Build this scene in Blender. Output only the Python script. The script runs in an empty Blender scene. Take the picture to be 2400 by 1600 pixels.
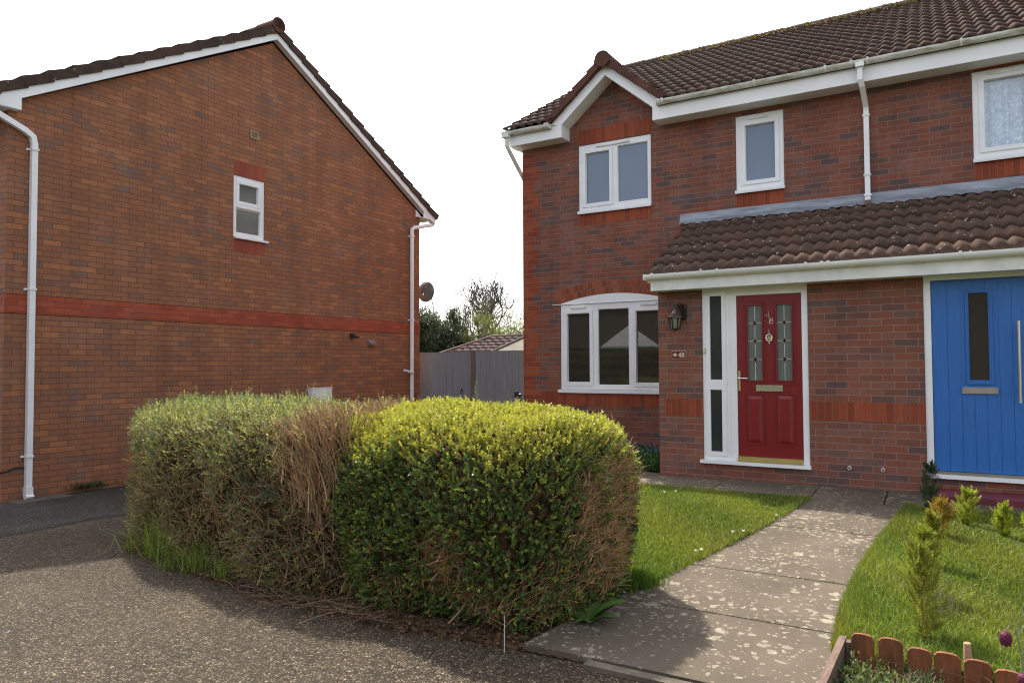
import bpy, math, random
import numpy as np
from mathutils import Vector, Matrix
rng = np.random.default_rng(7)
random.seed(7)
SC = bpy.context.scene
COL = SC.collection
CAMH = 1.5                      # camera height; heights measured from the lens become w + CAMH

# ------------------------------------------------------------------ materials
def new_mat(name):
    m = bpy.data.materials.new(name); m.use_nodes = True
    nt = m.node_tree; nt.nodes.clear()
    out = nt.nodes.new('ShaderNodeOutputMaterial')
    b = nt.nodes.new('ShaderNodeBsdfPrincipled')
    nt.links.new(b.outputs[0], out.inputs[0])
    return m, nt, b, out
def N(nt, t, **kw):
    n = nt.nodes.new(t)
    for k, v in kw.items():
        if k in n.inputs: n.inputs[k].default_value = v
        else: setattr(n, k, v)
    return n
def ramp(nt, fac, stops, interp='LINEAR'):
    r = nt.nodes.new('ShaderNodeValToRGB'); cr = r.color_ramp; cr.interpolation = interp
    while len(cr.elements) > 1: cr.elements.remove(cr.elements[0])
    cr.elements[0].position = stops[0][0]; cr.elements[0].color = (*stops[0][1], 1)
    for p, c in stops[1:]:
        e = cr.elements.new(p); e.color = (*c, 1)
    nt.links.new(fac, r.inputs[0]); return r.outputs[0]
def mix(nt, fac, a, b, mode='MIX'):
    m = nt.nodes.new('ShaderNodeMix'); m.data_type = 'RGBA'; m.blend_type = mode
    for s, v in ((m.inputs[0], fac), (m.inputs[6], a), (m.inputs[7], b)):
        if hasattr(v, 'is_linked') or hasattr(v, 'links'): nt.links.new(v, s)
        elif isinstance(v, (int, float)): s.default_value = v
        else: s.default_value = (*v, 1)
    return m.outputs[2]
def noise(nt, co, scale, detail=4, rough=.55, dist=0):
    n = nt.nodes.new('ShaderNodeTexNoise'); n.inputs['Scale'].default_value = scale
    n.inputs['Detail'].default_value = detail; n.inputs['Roughness'].default_value = rough
    n.inputs['Distortion'].default_value = dist
    if co is not None: nt.links.new(co, n.inputs['Vector'])
    return n.outputs['Fac']
def math_(nt, op, a, b=None, clamp=False):
    m = nt.nodes.new('ShaderNodeMath'); m.operation = op; m.use_clamp = clamp
    for s, v in ((m.inputs[0], a), (m.inputs[1], b)):
        if v is None: continue
        if isinstance(v, (int, float)): s.default_value = v
        else: nt.links.new(v, s)
    return m.outputs[0]
def bump(nt, b, h, strength=.3, dist=.01):
    n = nt.nodes.new('ShaderNodeBump'); n.inputs['Strength'].default_value = strength
    n.inputs['Distance'].default_value = dist
    nt.links.new(h, n.inputs['Height']); nt.links.new(n.outputs[0], b.inputs['Normal'])
def objco(nt): return nt.nodes.new('ShaderNodeTexCoord').outputs['Object']
def uvco(nt): return nt.nodes.new('ShaderNodeTexCoord').outputs['UV']

def simple(name, col, rough=.6, metal=0, var=.12, scale=6, spec=.5, bumpy=0, bscale=60):
    m, nt, b, _ = new_mat(name)
    co = objco(nt)
    f = noise(nt, co, scale)
    c1 = tuple(max(0, v*(1-var*1.6)) for v in col); c2 = tuple(min(1, v*(1+var)) for v in col)
    nt.links.new(ramp(nt, f, [(.3, c1), (.7, c2)]), b.inputs['Base Color'])
    b.inputs['Roughness'].default_value = rough; b.inputs['Metallic'].default_value = metal
    b.inputs['Specular IOR Level'].default_value = spec
    if bumpy: bump(nt, b, noise(nt, co, bscale), bumpy, .01)
    return m

def brick_mat(name, stops, mortar, u0=0, v0=0, bw=.225, rh=.075, mort=.009, offset=.5, smear=.35, blot=None):
    m, nt, b, _ = new_mat(name)
    mp = nt.nodes.new('ShaderNodeMapping'); nt.links.new(uvco(nt), mp.inputs[0])
    mp.inputs['Location'].default_value = (-u0, -v0, 0)
    co = mp.outputs[0]
    # slight waviness of the courses
    t = nt.nodes.new('ShaderNodeTexBrick')
    t.inputs['Scale'].default_value = 1; t.inputs['Brick Width'].default_value = bw; t.inputs['Row Height'].default_value = rh
    t.inputs['Mortar Size'].default_value = mort*.5; t.inputs['Mortar Smooth'].default_value = .25
    t.offset = offset
    t.inputs['Color1'].default_value = (0, 0, 0, 1); t.inputs['Color2'].default_value = (1, 1, 1, 1); t.inputs['Mortar'].default_value = (.5, .5, .5, 1)
    nt.links.new(co, t.inputs['Vector'])
    n1 = noise(nt, co, 9, 5, .6)
    n2 = noise(nt, co, .9, 3)
    val = math_(nt, 'ADD', t.outputs['Color'], math_(nt, 'MULTIPLY', math_(nt, 'SUBTRACT', n1, .5), smear))
    val = math_(nt, 'ADD', val, math_(nt, 'MULTIPLY', math_(nt, 'SUBTRACT', n2, .44), .22), True)
    c = ramp(nt, val, stops)
    n3 = noise(nt, co, 45, 4, .7)
    c = mix(nt, .35, c, ramp(nt, n3, [(.3, (.45, .45, .45)), (.7, (1, 1, 1))]), 'MULTIPLY')
    # lime bloom patches and rare pale chips
    n4 = noise(nt, co, 1.7, 6, .65)
    c = mix(nt, math_(nt, 'MULTIPLY', ramp(nt, n4, [(.52, (0, 0, 0)), (.75, (1, 1, 1))]), .16), c, (.36, .30, .27))
    v = nt.nodes.new('ShaderNodeTexVoronoi'); v.inputs['Scale'].default_value = 1.9; nt.links.new(co, v.inputs['Vector'])
    chip = math_(nt, 'LESS_THAN', v.outputs['Distance'], .024)
    c = mix(nt, math_(nt, 'MULTIPLY', chip, .6), c, (.55, .48, .40))
    mcol = mix(nt, noise(nt, co, 20), tuple(x*.8 for x in mortar), tuple(min(1, x*1.15) for x in mortar))
    c = mix(nt, t.outputs['Fac'], c, mcol)
    sm = N(nt, 'ShaderNodeMapping'); nt.links.new(co, sm.inputs[0]); sm.inputs['Scale'].default_value = (3.2, .35, 1)
    c = mix(nt, .8, c, ramp(nt, noise(nt, sm.outputs[0], 1.0, 6, .6), [(.33, (.80, .79, .80)), (.55, (1, 1, 1)), (.74, (1.07, 1.05, 1.02))]), 'MULTIPLY')
    nt.links.new(c, b.inputs['Base Color'])
    b.inputs['Roughness'].default_value = .85; b.inputs['Specular IOR Level'].default_value = .25
    h = math_(nt, 'ADD', math_(nt, 'MULTIPLY', t.outputs['Fac'], -1.0), math_(nt, 'MULTIPLY', n3, .35))
    bump(nt, b, h, .5, .006)
    return m

def leaf_mat(name, rough=.45, trans=.35, spec=.4):
    m, nt, b, out = new_mat(name)
    a = nt.nodes.new('ShaderNodeAttribute'); a.attribute_name = 'Col'
    nt.links.new(a.outputs['Color'], b.inputs['Base Color'])
    b.inputs['Roughness'].default_value = rough; b.inputs['Specular IOR Level'].default_value = spec
    tr = nt.nodes.new('ShaderNodeBsdfTranslucent')
    nt.links.new(mix(nt, 1.0, a.outputs['Color'], (1.0, 1.0, .55), 'MULTIPLY'), tr.inputs[0])
    mx = nt.nodes.new('ShaderNodeMixShader'); mx.inputs[0].default_value = trans
    nt.links.new(b.outputs[0], mx.inputs[1]); nt.links.new(tr.outputs[0], mx.inputs[2])
    nt.links.new(mx.outputs[0], out.inputs[0]); return m

M = {}
red = [(0, (.125, .082, .080)), (.12, (.155, .083, .072)), (.24, (.205, .084, .060)), (.45, (.245, .086, .055)), (.7, (.272, .094, .058)), (.88, (.262, .110, .077)), (1, (.185, .098, .082))]
M['brick_red'] = brick_mat('red_multi_brick', red, (.275, .180, .145), .0, .0343+.002)
M['brick_red_upper'] = brick_mat('red_multi_brick_upper', red, (.255, .168, .138), .04, .0625)
M['brick_soldier'] = brick_mat('red_soldier_brick', [(0, (.255, .055, .026)), (.5, (.335, .069, .031)), (1, (.40, .098, .044))], (.22, .12, .085), .01, 0, .075, .225, .009, 0)
M['brick_quoin'] = brick_mat('red_quoin_brick', [(0, (.245, .052, .028)), (.5, (.325, .067, .031)), (1, (.38, .092, .042))], (.25, .15, .11), 0, .0625, .225, .075)
M['brick_arch'] = brick_mat('red_arch_brick', [(0, (.235, .060, .030)), (.5, (.31, .078, .037)), (1, (.37, .105, .052))], (.26, .15, .105), 0, 0, .075, .105, .009, 0)
M['brick_brown'] = brick_mat('orange_brown_brick', [(0, (.235, .135, .098)), (.08, (.265, .130, .082)), (.2, (.305, .132, .072)), (.5, (.335, .140, .072)), (.8, (.362, .149, .075)), (1, (.44, .178, .083))],
                            (.145, .072, .052), .0, .018, smear=.18)
M['brick_band'] = brick_mat('smooth_red_band_brick', [(0, (.33, .072, .038)), (.5, (.40, .084, .042)), (1, (.45, .105, .052))], (.20, .072, .048), .05, .035, smear=.15)
M['brick_lintel'] = brick_mat('red_lintel_brick', [(0, (.31, .075, .045)), (.5, (.37, .088, .050)), (1, (.41, .105, .058))], (.22, .085, .06), .02, 0, .075, .26, .008, 0)
M['white'] = simple('white_plastic', (.86, .86, .87), .34, var=.05, scale=2.2)
M['white_dirty'] = simple('weathered_white_plastic', (.80, .795, .775), .4, var=.10, scale=5)
M['offwhite'] = simple('offwhite_render', (.62, .60, .55), .6)

def gutter_mat():
    m, nt, b, _ = new_mat('algae_streaked_gutter'); co = objco(nt)
    mp = N(nt, 'ShaderNodeMapping'); nt.links.new(co, mp.inputs[0]); mp.inputs['Scale'].default_value = (2.2, 2.2, 14)
    f = noise(nt, mp.outputs[0], 2.2, 6, .7)
    c = ramp(nt, f, [(.38, (.78, .78, .76)), (.50, (.64, .64, .57)), (.62, (.34, .34, .23))])
    nt.links.new(c, b.inputs['Base Color']); b.inputs['Roughness'].default_value = .4; return m
M['gutter'] = gutter_mat()

def tile_mat(name, base, moss=.3, lichen=.5):
    m, nt, b, _ = new_mat(name); co = objco(nt)
    c = ramp(nt, noise(nt, co, 3.2, 6, .7), [(.25, tuple(v*.6 for v in base)), (.5, base), (.75, (base[0]*1.55, base[1]*1.2, base[2]*1.1))])
    c = mix(nt, .5, c, ramp(nt, noise(nt, co, 55, 3, .7), [(.3, (.5, .5, .5)), (.7, (1.15, 1.15, 1.15))]), 'MULTIPLY')
    f = noise(nt, co, 6.5, 7, .75)
    c = mix(nt, math_(nt, 'MULTIPLY', ramp(nt, f, [(.54, (0, 0, 0)), (.68, (1, 1, 1))]), moss), c, (.115, .098, .035))
    v = N(nt, 'ShaderNodeTexVoronoi'); v.inputs['Scale'].default_value = 8.5; nt.links.new(co, v.inputs['Vector'])
    v.inputs['Randomness'].default_value = 1
    f2 = noise(nt, co, 60, 3)
    l = math_(nt, 'LESS_THAN', math_(nt, 'ADD', v.outputs['Distance'], math_(nt, 'MULTIPLY', f2, .22)), .225)
    c = mix(nt, math_(nt, 'MULTIPLY', l, lichen), c, (.44, .41, .37))
    nt.links.new(c, b.inputs['Base Color']); b.inputs['Roughness'].default_value = .9
    b.inputs['Specular IOR Level'].default_value = .2
    bump(nt, b, noise(nt, co, 90, 3), .35, .006); return m
M['tile'] = tile_mat('brown_concrete_tile', (.076, .048, .039), .55, .4)
M['tile_porch'] = tile_mat('lichened_brown_tile', (.092, .058, .044), .5, 1.0)
M['tile_red'] = tile_mat('red_brown_tile', (.112, .054, .042), .35, .3)
M['moss'] = simple('roof_moss', (.16, .12, .035), .95, var=.6, scale=25, bumpy=.8, bscale=120)

def lead_mat():
    m, nt, b, _ = new_mat('lead_flashing'); co = objco(nt)
    mp = N(nt, 'ShaderNodeMapping'); nt.links.new(co, mp.inputs[0]); mp.inputs['Scale'].default_value = (1, 1, 7)
    c = ramp(nt, noise(nt, mp.outputs[0], 2.5, 6, .65), [(.3, (.15, .15, .165)), (.5, (.25, .27, .305)), (.7, (.36, .39, .43))])
    nt.links.new(c, b.inputs['Base Color']); b.inputs['Roughness'].default_value = .5; b.inputs['Metallic'].default_value = .25; return m
M['lead'] = lead_mat()

def glass_mat(name, col, ior=1.9, rough=.015):
    m, nt, b, _ = new_mat(name)
    f = noise(nt, objco(nt), .8, 2)
    nt.links.new(ramp(nt, f, [(.3, tuple(v*.8 for v in col)), (.7, col)]), b.inputs['Base Color'])
    b.inputs['Roughness'].default_value = rough; b.inputs['IOR'].default_value = ior
    bump(nt, b, noise(nt, objco(nt), 1.1, 1), .02, .02)
    return m
M['glass_dark'] = glass_mat('dark_window_glass', (.030, .030, .026), 1.75)
M['glass_sky'] = glass_mat('sky_tinted_glass_over_blind', (.145, .20, .29), 1.6)  # blue-grey base colour paints the reflected sky along with pale blinds
M['glass_grey'] = glass_mat('obscure_glass', (.16, .18, .165), 1.6, .12)
M['glass_side'] = glass_mat('side_light_glass', (.035, .045, .045), 1.6, .1)

def clear_mat():
    m, nt, b, out = new_mat('clear_pane'); nt.nodes.remove(b)
    t = nt.nodes.new('ShaderNodeBsdfTransparent'); g = nt.nodes.new('ShaderNodeBsdfGlossy'); g.inputs['Roughness'].default_value = .01
    mx = nt.nodes.new('ShaderNodeMixShader'); mx.inputs[0].default_value = .14
    nt.links.new(t.outputs[0], mx.inputs[1]); nt.links.new(g.outputs[0], mx.inputs[2]); nt.links.new(mx.outputs[0], out.inputs[0]); return m
M['clear'] = clear_mat()
def lace_mat():
    m, nt, b, _ = new_mat('blue_lace'); co = objco(nt)
    f = noise(nt, co, 17, 6, .72, .6)
    c = ramp(nt, f, [(.42, (.18, .33, .50)), (.52, (.33, .50, .66)), (.62, (.62, .76, .84))])
    nt.links.new(c, b.inputs['Base Color']); b.inputs['Roughness'].default_value = .9; return m
M['lace'] = lace_mat()

def grain_mat(name, col, rough=.4, amount=.35, sc=(40, 40, 2.5), bs=.25):
    m, nt, b, _ = new_mat(name); co = objco(nt)
    mp = N(nt, 'ShaderNodeMapping'); nt.links.new(co, mp.inputs[0]); mp.inputs['Scale'].default_value = sc
    f = noise(nt, mp.outputs[0], 1.6, 6, .6, .8)
    nt.links.new(ramp(nt, f, [(.3, tuple(v*(1-amount) for v in col)), (.7, tuple(v*(1+amount*.5) for v in col))]), b.inputs['Base Color'])
    b.inputs['Roughness'].default_value = rough
    bump(nt, b, f, bs, .003); return m
M['door_red'] = grain_mat('red_woodgrain_door', (.215, .010, .013), .38, .25)
M['door_blue'] = grain_mat('blue_woodgrain_door', (.027, .145, .46), .42, .14)
M['chrome'] = simple('chrome', (.78, .78, .78), .22, .85, .03)
M['steel'] = simple('brushed_steel', (.62, .60, .58), .32, 1, .08)
M['gold'] = simple('gold_bar', (.80, .62, .30), .3, .8, .06)
M['came'] = simple('lead_came', (.66, .66, .62), .35, .3)
M['gem'] = simple('dark_red_glass', (.055, .008, .008), .15, 0, .1)
M['iron'] = simple('bronzed_black_iron', (.035, .028, .027), .38, .4, .4, 30)
M['iron_hood'] = simple('bronzed_lantern_hood', (.16, .12, .11), .35, .6, .25, 12)
M['lamp_glass'] = glass_mat('lantern_glass', (.20, .22, .17), 1.5, .08)
M['plaque'] = simple('maroon_plaque', (.16, .012, .02), .35, var=.1)
M['plaque_rim'] = simple('pinkish_plaque_rim', (.42, .30, .27), .5)
M['cream_paint'] = simple('cream_paint', (.66, .58, .38), .5)
M['maroon'] = simple('maroon_painted_step', (.155, .022, .035), .55, var=.2, scale=9, bumpy=.2)
M['timber_grey'] = grain_mat('grey_stained_boards', (.29, .305, .32), .8, .25, (16, 16, .8), .5)
M['post_brown'] = grain_mat('brown_grey_post', (.18, .15, .125), .85, .3, (20, 20, 1.2), .4)
M['timber_orange'] = grain_mat('stained_edging_board', (.20, .066, .021), .75, .5, (25, 25, 4), .6)
M['timber_old'] = grain_mat('weathered_plank', (.15, .095, .075), .9, .5, (30, 4, 30), .7)
M['peg'] = grain_mat('turned_peg', (.38, .24, .13), .8, .3)
M['wire'] = simple('rusty_wire', (.16, .09, .06), .7)
M['bark'] = simple('grey_brown_bark', (.10, .078, .062), .95, var=.4, scale=14, bumpy=.5)
M['twig'] = leaf_mat('dead_twig', .85, .0, .15)
M['leaf'] = leaf_mat('box_leaf', .48, .34, .35)
M['leaf_soft'] = leaf_mat('soft_leaf', .6, .34, .25)
M['grass'] = leaf_mat('grass_blade', .5, .42, .3)
M['conifer'] = leaf_mat('conifer_spray', .65, .25, .2)
M['petal'] = leaf_mat('petal', .55, .4, .2)
M['core'] = simple('hedge_interior', (.075, .048, .026), 1, var=.6, scale=20, spec=.0, bumpy=.9, bscale=50)
M['core_dark'] = simple('tree_interior', (.012, .016, .010), 1, var=.5, scale=4, spec=0)
M['dish'] = simple('grey_dish', (.22, .22, .215), .6, .2, .35, 9)
M['vent'] = simple('buff_vent', (.36, .27, .17), .7)
M['vent_grey'] = simple('grey_brown_hood', (.20, .165, .14), .6)
M['black'] = simple('black_plastic', (.02, .022, .026), .4)
M['cable'] = simple('black_cable', (.015, .015, .017), .5)
M['lens'] = simple('pale_lens', (.55, .57, .6), .2)
M['terracotta_brown'] = simple('brown_tap', (.035, .018, .016), .4)
M['garage_grey'] = tile_mat('pale_grey_roof', (.20, .195, .165), .1, .2)
M['garage_brown'] = tile_mat('purple_brown_roof', (.135, .098, .092), .1, .2)
M['soil'] = simple('leafy_soil', (.085, .050, .030), 1, var=.7, scale=30, spec=.1, bumpy=1, bscale=70)

def tarmac_mat(name, base, light, moss=0., sc=95, lit=.5):
    m, nt, b, _ = new_mat(name); co = objco(nt)
    v = N(nt, 'ShaderNodeTexVoronoi'); v.inputs['Scale'].default_value = sc; nt.links.new(co, v.inputs['Vector'])
    v2 = N(nt, 'ShaderNodeTexVoronoi'); v2.inputs['Scale'].default_value = sc*1.0; v2.feature = 'DISTANCE_TO_EDGE'; nt.links.new(co, v2.inputs['Vector'])
    sep = N(nt, 'ShaderNodeSeparateColor'); nt.links.new(v.outputs['Color'], sep.inputs[0])
    c = ramp(nt, sep.outputs[0], [(0, tuple(x*.35 for x in base)), (.45, tuple(x*.9 for x in base)), (.8, tuple(x*1.75 for x in base)), (.96, light), (1, tuple(min(1, x*1.5) for x in light))])
    c = mix(nt, ramp(nt, v2.outputs[0], [(.0, (1, 1, 1)), (.30, (0, 0, 0))]), c, tuple(x*.20 for x in base))
    n1 = noise(nt, co, 1.1, 5, .6)
    c = mix(nt, .75, c, ramp(nt, n1, [(.32, (.62, .60, .58)), (.68, (1.18, 1.12, 1.02))]), 'MULTIPLY')
    if moss:
        n2 = noise(nt, co, 1.6, 7, .7)
        c = mix(nt, math_(nt, 'MULTIPLY', ramp(nt, n2, [(.47, (0, 0, 0)), (.66, (1, 1, 1))]), moss), c, (.105, .082, .045))
    nt.links.new(c, b.inputs['Base Color']); b.inputs['Roughness'].default_value = .8
    b.inputs['Specular IOR Level'].default_value = .2
    h = math_(nt, 'ADD', math_(nt, 'MINIMUM', math_(nt, 'MULTIPLY', v2.outputs[0], 3.0), .8), math_(nt, 'MULTIPLY', sep.outputs[1], .7))
    bump(nt, b, h, .9, .009); return m
M['tarmac'] = tarmac_mat('worn_tarmac', (.128, .099, .067), (.27, .225, .17), .25, 66)
M['tarmac_dark'] = tarmac_mat('dark_tarmac', (.118, .106, .098), (.25, .235, .215), .0, 75)
def concrete_mat():
    m, nt, b, _ = new_mat('lichen_spotted_concrete'); co = objco(nt)
    c = ramp(nt, noise(nt, co, 2.2, 7, .65), [(.3, (.084, .064, .045)), (.55, (.116, .091, .066)), (.75, (.152, .123, .090))])
    c = mix(nt, .55, c, ramp(nt, noise(nt, co, 130, 2, .7), [(.25, (.45, .45, .45)), (.7, (1.15, 1.15, 1.15))]), 'MULTIPLY')
    big = noise(nt, co, 1.5, 4, .6)
    wn = nt.nodes.new('ShaderNodeTexNoise'); wn.inputs['Scale'].default_value = 16; wn.inputs['Detail'].default_value = 4; nt.links.new(co, wn.inputs['Vector'])
    wv = nt.nodes.new('ShaderNodeVectorMath'); wv.operation = 'MULTIPLY_ADD'; nt.links.new(wn.outputs['Color'], wv.inputs[0]); wv.inputs[1].default_value = (.075, .075, .075); nt.links.new(co, wv.inputs[2])
    f = noise(nt, co, 70, 3, .7)
    for sc, th, amt in ((8.5, .29, .58), (15, .35, .6), (29, .43, .58)):
        v = N(nt, 'ShaderNodeTexVoronoi'); v.inputs['Scale'].default_value = sc; nt.links.new(wv.outputs[0], v.inputs['Vector'])
        sep = N(nt, 'ShaderNodeSeparateColor'); nt.links.new(v.outputs['Color'], sep.inputs[0])
        sz = math_(nt, 'MULTIPLY', math_(nt, 'POWER', sep.outputs[0], 1.35), math_(nt, 'MULTIPLY', math_(nt, 'SUBTRACT', big, .20, True), 2.9))
        d = math_(nt, 'SUBTRACT', v.outputs['Distance'], math_(nt, 'MULTIPLY', sz, th))
        k = math_(nt, 'MULTIPLY', ramp(nt, d, [(.0, (1, 1, 1)), (.05, (0, 0, 0))]), ramp(nt, f, [(.35, (.45, .45, .45)), (.6, (1, 1, 1))]))
        c = mix(nt, math_(nt, 'MULTIPLY', k, amt), c, mix(nt, sep.outputs[2], (.46, .40, .29), (.34, .30, .235)))
    c = mix(nt, .6, c, ramp(nt, noise(nt, co, .7, 5, .6), [(.35, (.72, .72, .72)), (.65, (1.1, 1.1, 1.1))]), 'MULTIPLY')
    nt.links.new(c, b.inputs['Base Color']); b.inputs['Roughness'].default_value = .85
    b.inputs['Specular IOR Level'].default_value = .3
    bump(nt, b, noise(nt, co, 160, 3), .4, .004); return m
M['concrete'] = concrete_mat()
M['kerb'] = simple('concrete_kerb', (.120, .096, .070), .9, var=.3, scale=8, bumpy=.4, bscale=120)
M['lawn_soil'] = simple('lawn_turf_base', (.085, .115, .026), 1, var=.5, scale=9, spec=.1, bumpy=.8, bscale=60)

# ------------------------------------------------------------------ mesh helpers
def tag(o, label=None, cat=None, group=None, kind=None):
    if label: o['label'] = label
    if cat: o['category'] = cat
    if group: o['group'] = group
    if kind: o['kind'] = kind
    return o
class Thing:
    def __init__(s, name, base, label, cat, group=None, rot=0., loc=None):
        s.base = Vector(base); s.rot = rot
        o = bpy.data.objects.new(name, None); COL.objects.link(o)
        o.empty_display_size = .2
        o.location = Vector(base) if loc is None else loc
        o.rotation_euler = (0, 0, rot)
        tag(o, label, cat, group); s.o = o
class MB:
    def __init__(s): s.v = []; s.f = []
    def quad(s, *p):
        i = len(s.v); s.v += [tuple(q) for q in p]; s.f.append(tuple(range(i, i+len(p)))); return s
    def box(s, x0, x1, y0, y1, z0, z1):
        i = len(s.v)
        s.v += [(x0, y0, z0), (x1, y0, z0), (x1, y1, z0), (x0, y1, z0), (x0, y0, z1), (x1, y0, z1), (x1, y1, z1), (x0, y1, z1)]
        for a in ((0, 3, 2, 1), (4, 5, 6, 7), (0, 1, 5, 4), (1, 2, 6, 5), (2, 3, 7, 6), (3, 0, 4, 7)): s.f.append(tuple(i+k for k in a))
        return s
    def prism(s, poly, fn, d0, d1):
        """poly of (u,w); extruded from depth d0 (front) to d1 (back) through fn(u,w,d)"""
        i = len(s.v); n = len(poly)
        s.v += [fn(u, w, d0) for u, w in poly] + [fn(u, w, d1) for u, w in poly]
        s.f.append(tuple(range(i, i+n))); s.f.append(tuple(range(i+2*n-1, i+n-1, -1)))
        for k in range(n):
            k2 = (k+1) % n; s.f.append((i+k, i+n+k, i+n+k2, i+k2))
        return s
    def fbox(s, fn, u0, u1, w0, w1, d0, d1):
        return s.prism([(u0, w0), (u1, w0), (u1, w1), (u0, w1)], fn, d0, d1)
    def panel(s, fn, u0, u1, w0, w1, holes, d0, d1):
        us = sorted({u0, u1, *[h[0] for h in holes], *[h[1] for h in holes]}); ws = sorted({w0, w1, *[h[2] for h in holes], *[h[3] for h in holes]})
        us = [u for u in us if u0 <= u <= u1]; ws = [w for w in ws if w0 <= w <= w1]
        def solid(a, b):
            if a < 0 or b < 0 or a >= len(us)-1 or b >= len(ws)-1: return False
            cu, cw = (us[a]+us[a+1])/2, (ws[b]+ws[b+1])/2
            return not any(h[0] < cu < h[1] and h[2] < cw < h[3] for h in holes)
        for a in range(len(us)-1):
            for b in range(len(ws)-1):
                if not solid(a, b): continue
                ua, ub, wa, wb = us[a], us[a+1], ws[b], ws[b+1]
                s.quad(fn(ua, wa, d0), fn(ub, wa, d0), fn(ub, wb, d0), fn(ua, wb, d0))
                s.quad(fn(ua, wb, d1), fn(ub, wb, d1), fn(ub, wa, d1), fn(ua, wa, d1))
                if not solid(a-1, b): s.quad(fn(ua, wa, d1), fn(ua, wa, d0), fn(ua, wb, d0), fn(ua, wb, d1))
                if not solid(a+1, b): s.quad(fn(ub, wa, d0), fn(ub, wa, d1), fn(ub, wb, d1), fn(ub, wb, d0))
                if not solid(a, b-1): s.quad(fn(ua, wa, d1), fn(ub, wa, d1), fn(ub, wa, d0), fn(ua, wa, d0))
                if not solid(a, b+1): s.quad(fn(ua, wb, d0), fn(ub, wb, d0), fn(ub, wb, d1), fn(ua, wb, d1))
        return s
    def frustum(s, fn, u0, u1, w0, w1, d0, d1, inset):
        A = [(u0, w0), (u1, w0), (u1, w1), (u0, w1)]; B = [(u0+inset, w0+inset), (u1-inset, w0+inset), (u1-inset, w1-inset), (u0+inset, w1-inset)]
        i = len(s.v); s.v += [fn(u, w, d0) for u, w in A] + [fn(u, w, d1) for u, w in B]
        s.f.append((i+4, i+5, i+6, i+7))
        for k in range(4): s.f.append((i+k, i+(k+1) % 4, i+4+(k+1) % 4, i+4+k))
        return s
    def tube(s, pts, r, n=10, cap=True, square=False):
        pts = [Vector(p) for p in pts]; rs = r if isinstance(r, (list, tuple)) else [r]*len(pts)
        if square: n = 4
        up = None; base = len(s.v)
        for k, p in enumerate(pts):
            d = (pts[min(k+1, len(pts)-1)]-pts[max(k-1, 0)]).normalized()
            if up is None:
                up = Vector((1, 0, 0)) if abs(d.x) < .9 else Vector((0, 1, 0))
            a = (up-d*up.dot(d)).normalized(); b = d.cross(a); up = a
            for j in range(n):
                t = 2*math.pi*(j+.5)/n if square else 2*math.pi*j/n
                q = p+(a*math.cos(t)+b*math.sin(t))*rs[k]*(1.414 if square else 1); s.v.append(tuple(q))
        for k in range(len(pts)-1):
            for j in range(n):
                j2 = (j+1) % n; s.f.append((base+k*n+j, base+k*n+j2, base+(k+1)*n+j2, base+(k+1)*n+j))
        if cap:
            s.f.append(tuple(base+j for j in range(n-1, -1, -1))); s.f.append(tuple(base+(len(pts)-1)*n+j for j in range(n)))
        return s
    def lathe(s, prof, c, n=24, axis='z', a0=0):
        base = len(s.v); c = Vector(c)
        for r, h in prof:
            for j in range(n):
                t = 2*math.pi*j/n+a0; x, y = r*math.cos(t), r*math.sin(t)
                q = {'z': (x, y, h), 'y': (x, h, y), 'x': (h, x, y)}[axis]; s.v.append((c.x+q[0], c.y+q[1], c.z+q[2]))
        m = len(prof)
        for k in range(m-1):
            for j in range(n):
                j2 = (j+1) % n; s.f.append((base+k*n+j, base+k*n+j2, base+(k+1)*n+j2, base+(k+1)*n+j))
        s.f.append(tuple(base+j for j in range(n-1, -1, -1))); s.f.append(tuple(base+(m-1)*n+j for j in range(n)))
        return s
    def build(s, name, mat, parent=None, base=None, label=None, smooth=False, fix=True, uvs=None):
        me = bpy.data.meshes.new(name)
        b = Vector(base) if base is not None else (parent.base if isinstance(parent, Thing) else (parent['base_v'] if parent and 'base_v' in parent else (0, 0, 0)))
        b = Vector(b)
        me.from_pydata([(x-b.x, y-b.y, z-b.z) for x, y, z in s.v], [], s.f)
        uv = me.uv_layers.new(name='UVMap')
        # box projection in metres from the unshifted coordinates
        co = s.v
        for p in me.polygons:
            n = p.normal; ax = max(range(3), key=lambda k: abs(n[k]))
            for li in p.loop_indices:
                q = co[me.loops[li].vertex_index]
                uv.data[li].uv = (q[1], q[2]) if ax == 0 else ((q[0], q[2]) if ax == 1 else (q[0], q[1]))
        if uvs:
            for p in me.polygons:
                for li in p.loop_indices: uv.data[li].uv = uvs[me.loops[li].vertex_index]
        if fix:
            import bmesh
            bm = bmesh.new(); bm.from_mesh(me); bmesh.ops.recalc_face_normals(bm, faces=bm.faces[:]); bm.to_mesh(me); bm.free()
        if smooth: me.polygons.foreach_set('use_smooth', [True]*len(me.polygons))
        me.materials.append(M[mat] if isinstance(mat, str) else mat)
        o = bpy.data.objects.new(name, me); COL.objects.link(o)
        if parent is not None:
            o.parent = parent.o if isinstance(parent, Thing) else parent
            o['base_v'] = tuple(b)
        elif base is not None: o.location = b
        if label: o['label'] = label
        return o
def clean_base():
    for o in bpy.data.objects:
        if 'base_v' in o: del o['base_v']

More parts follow.
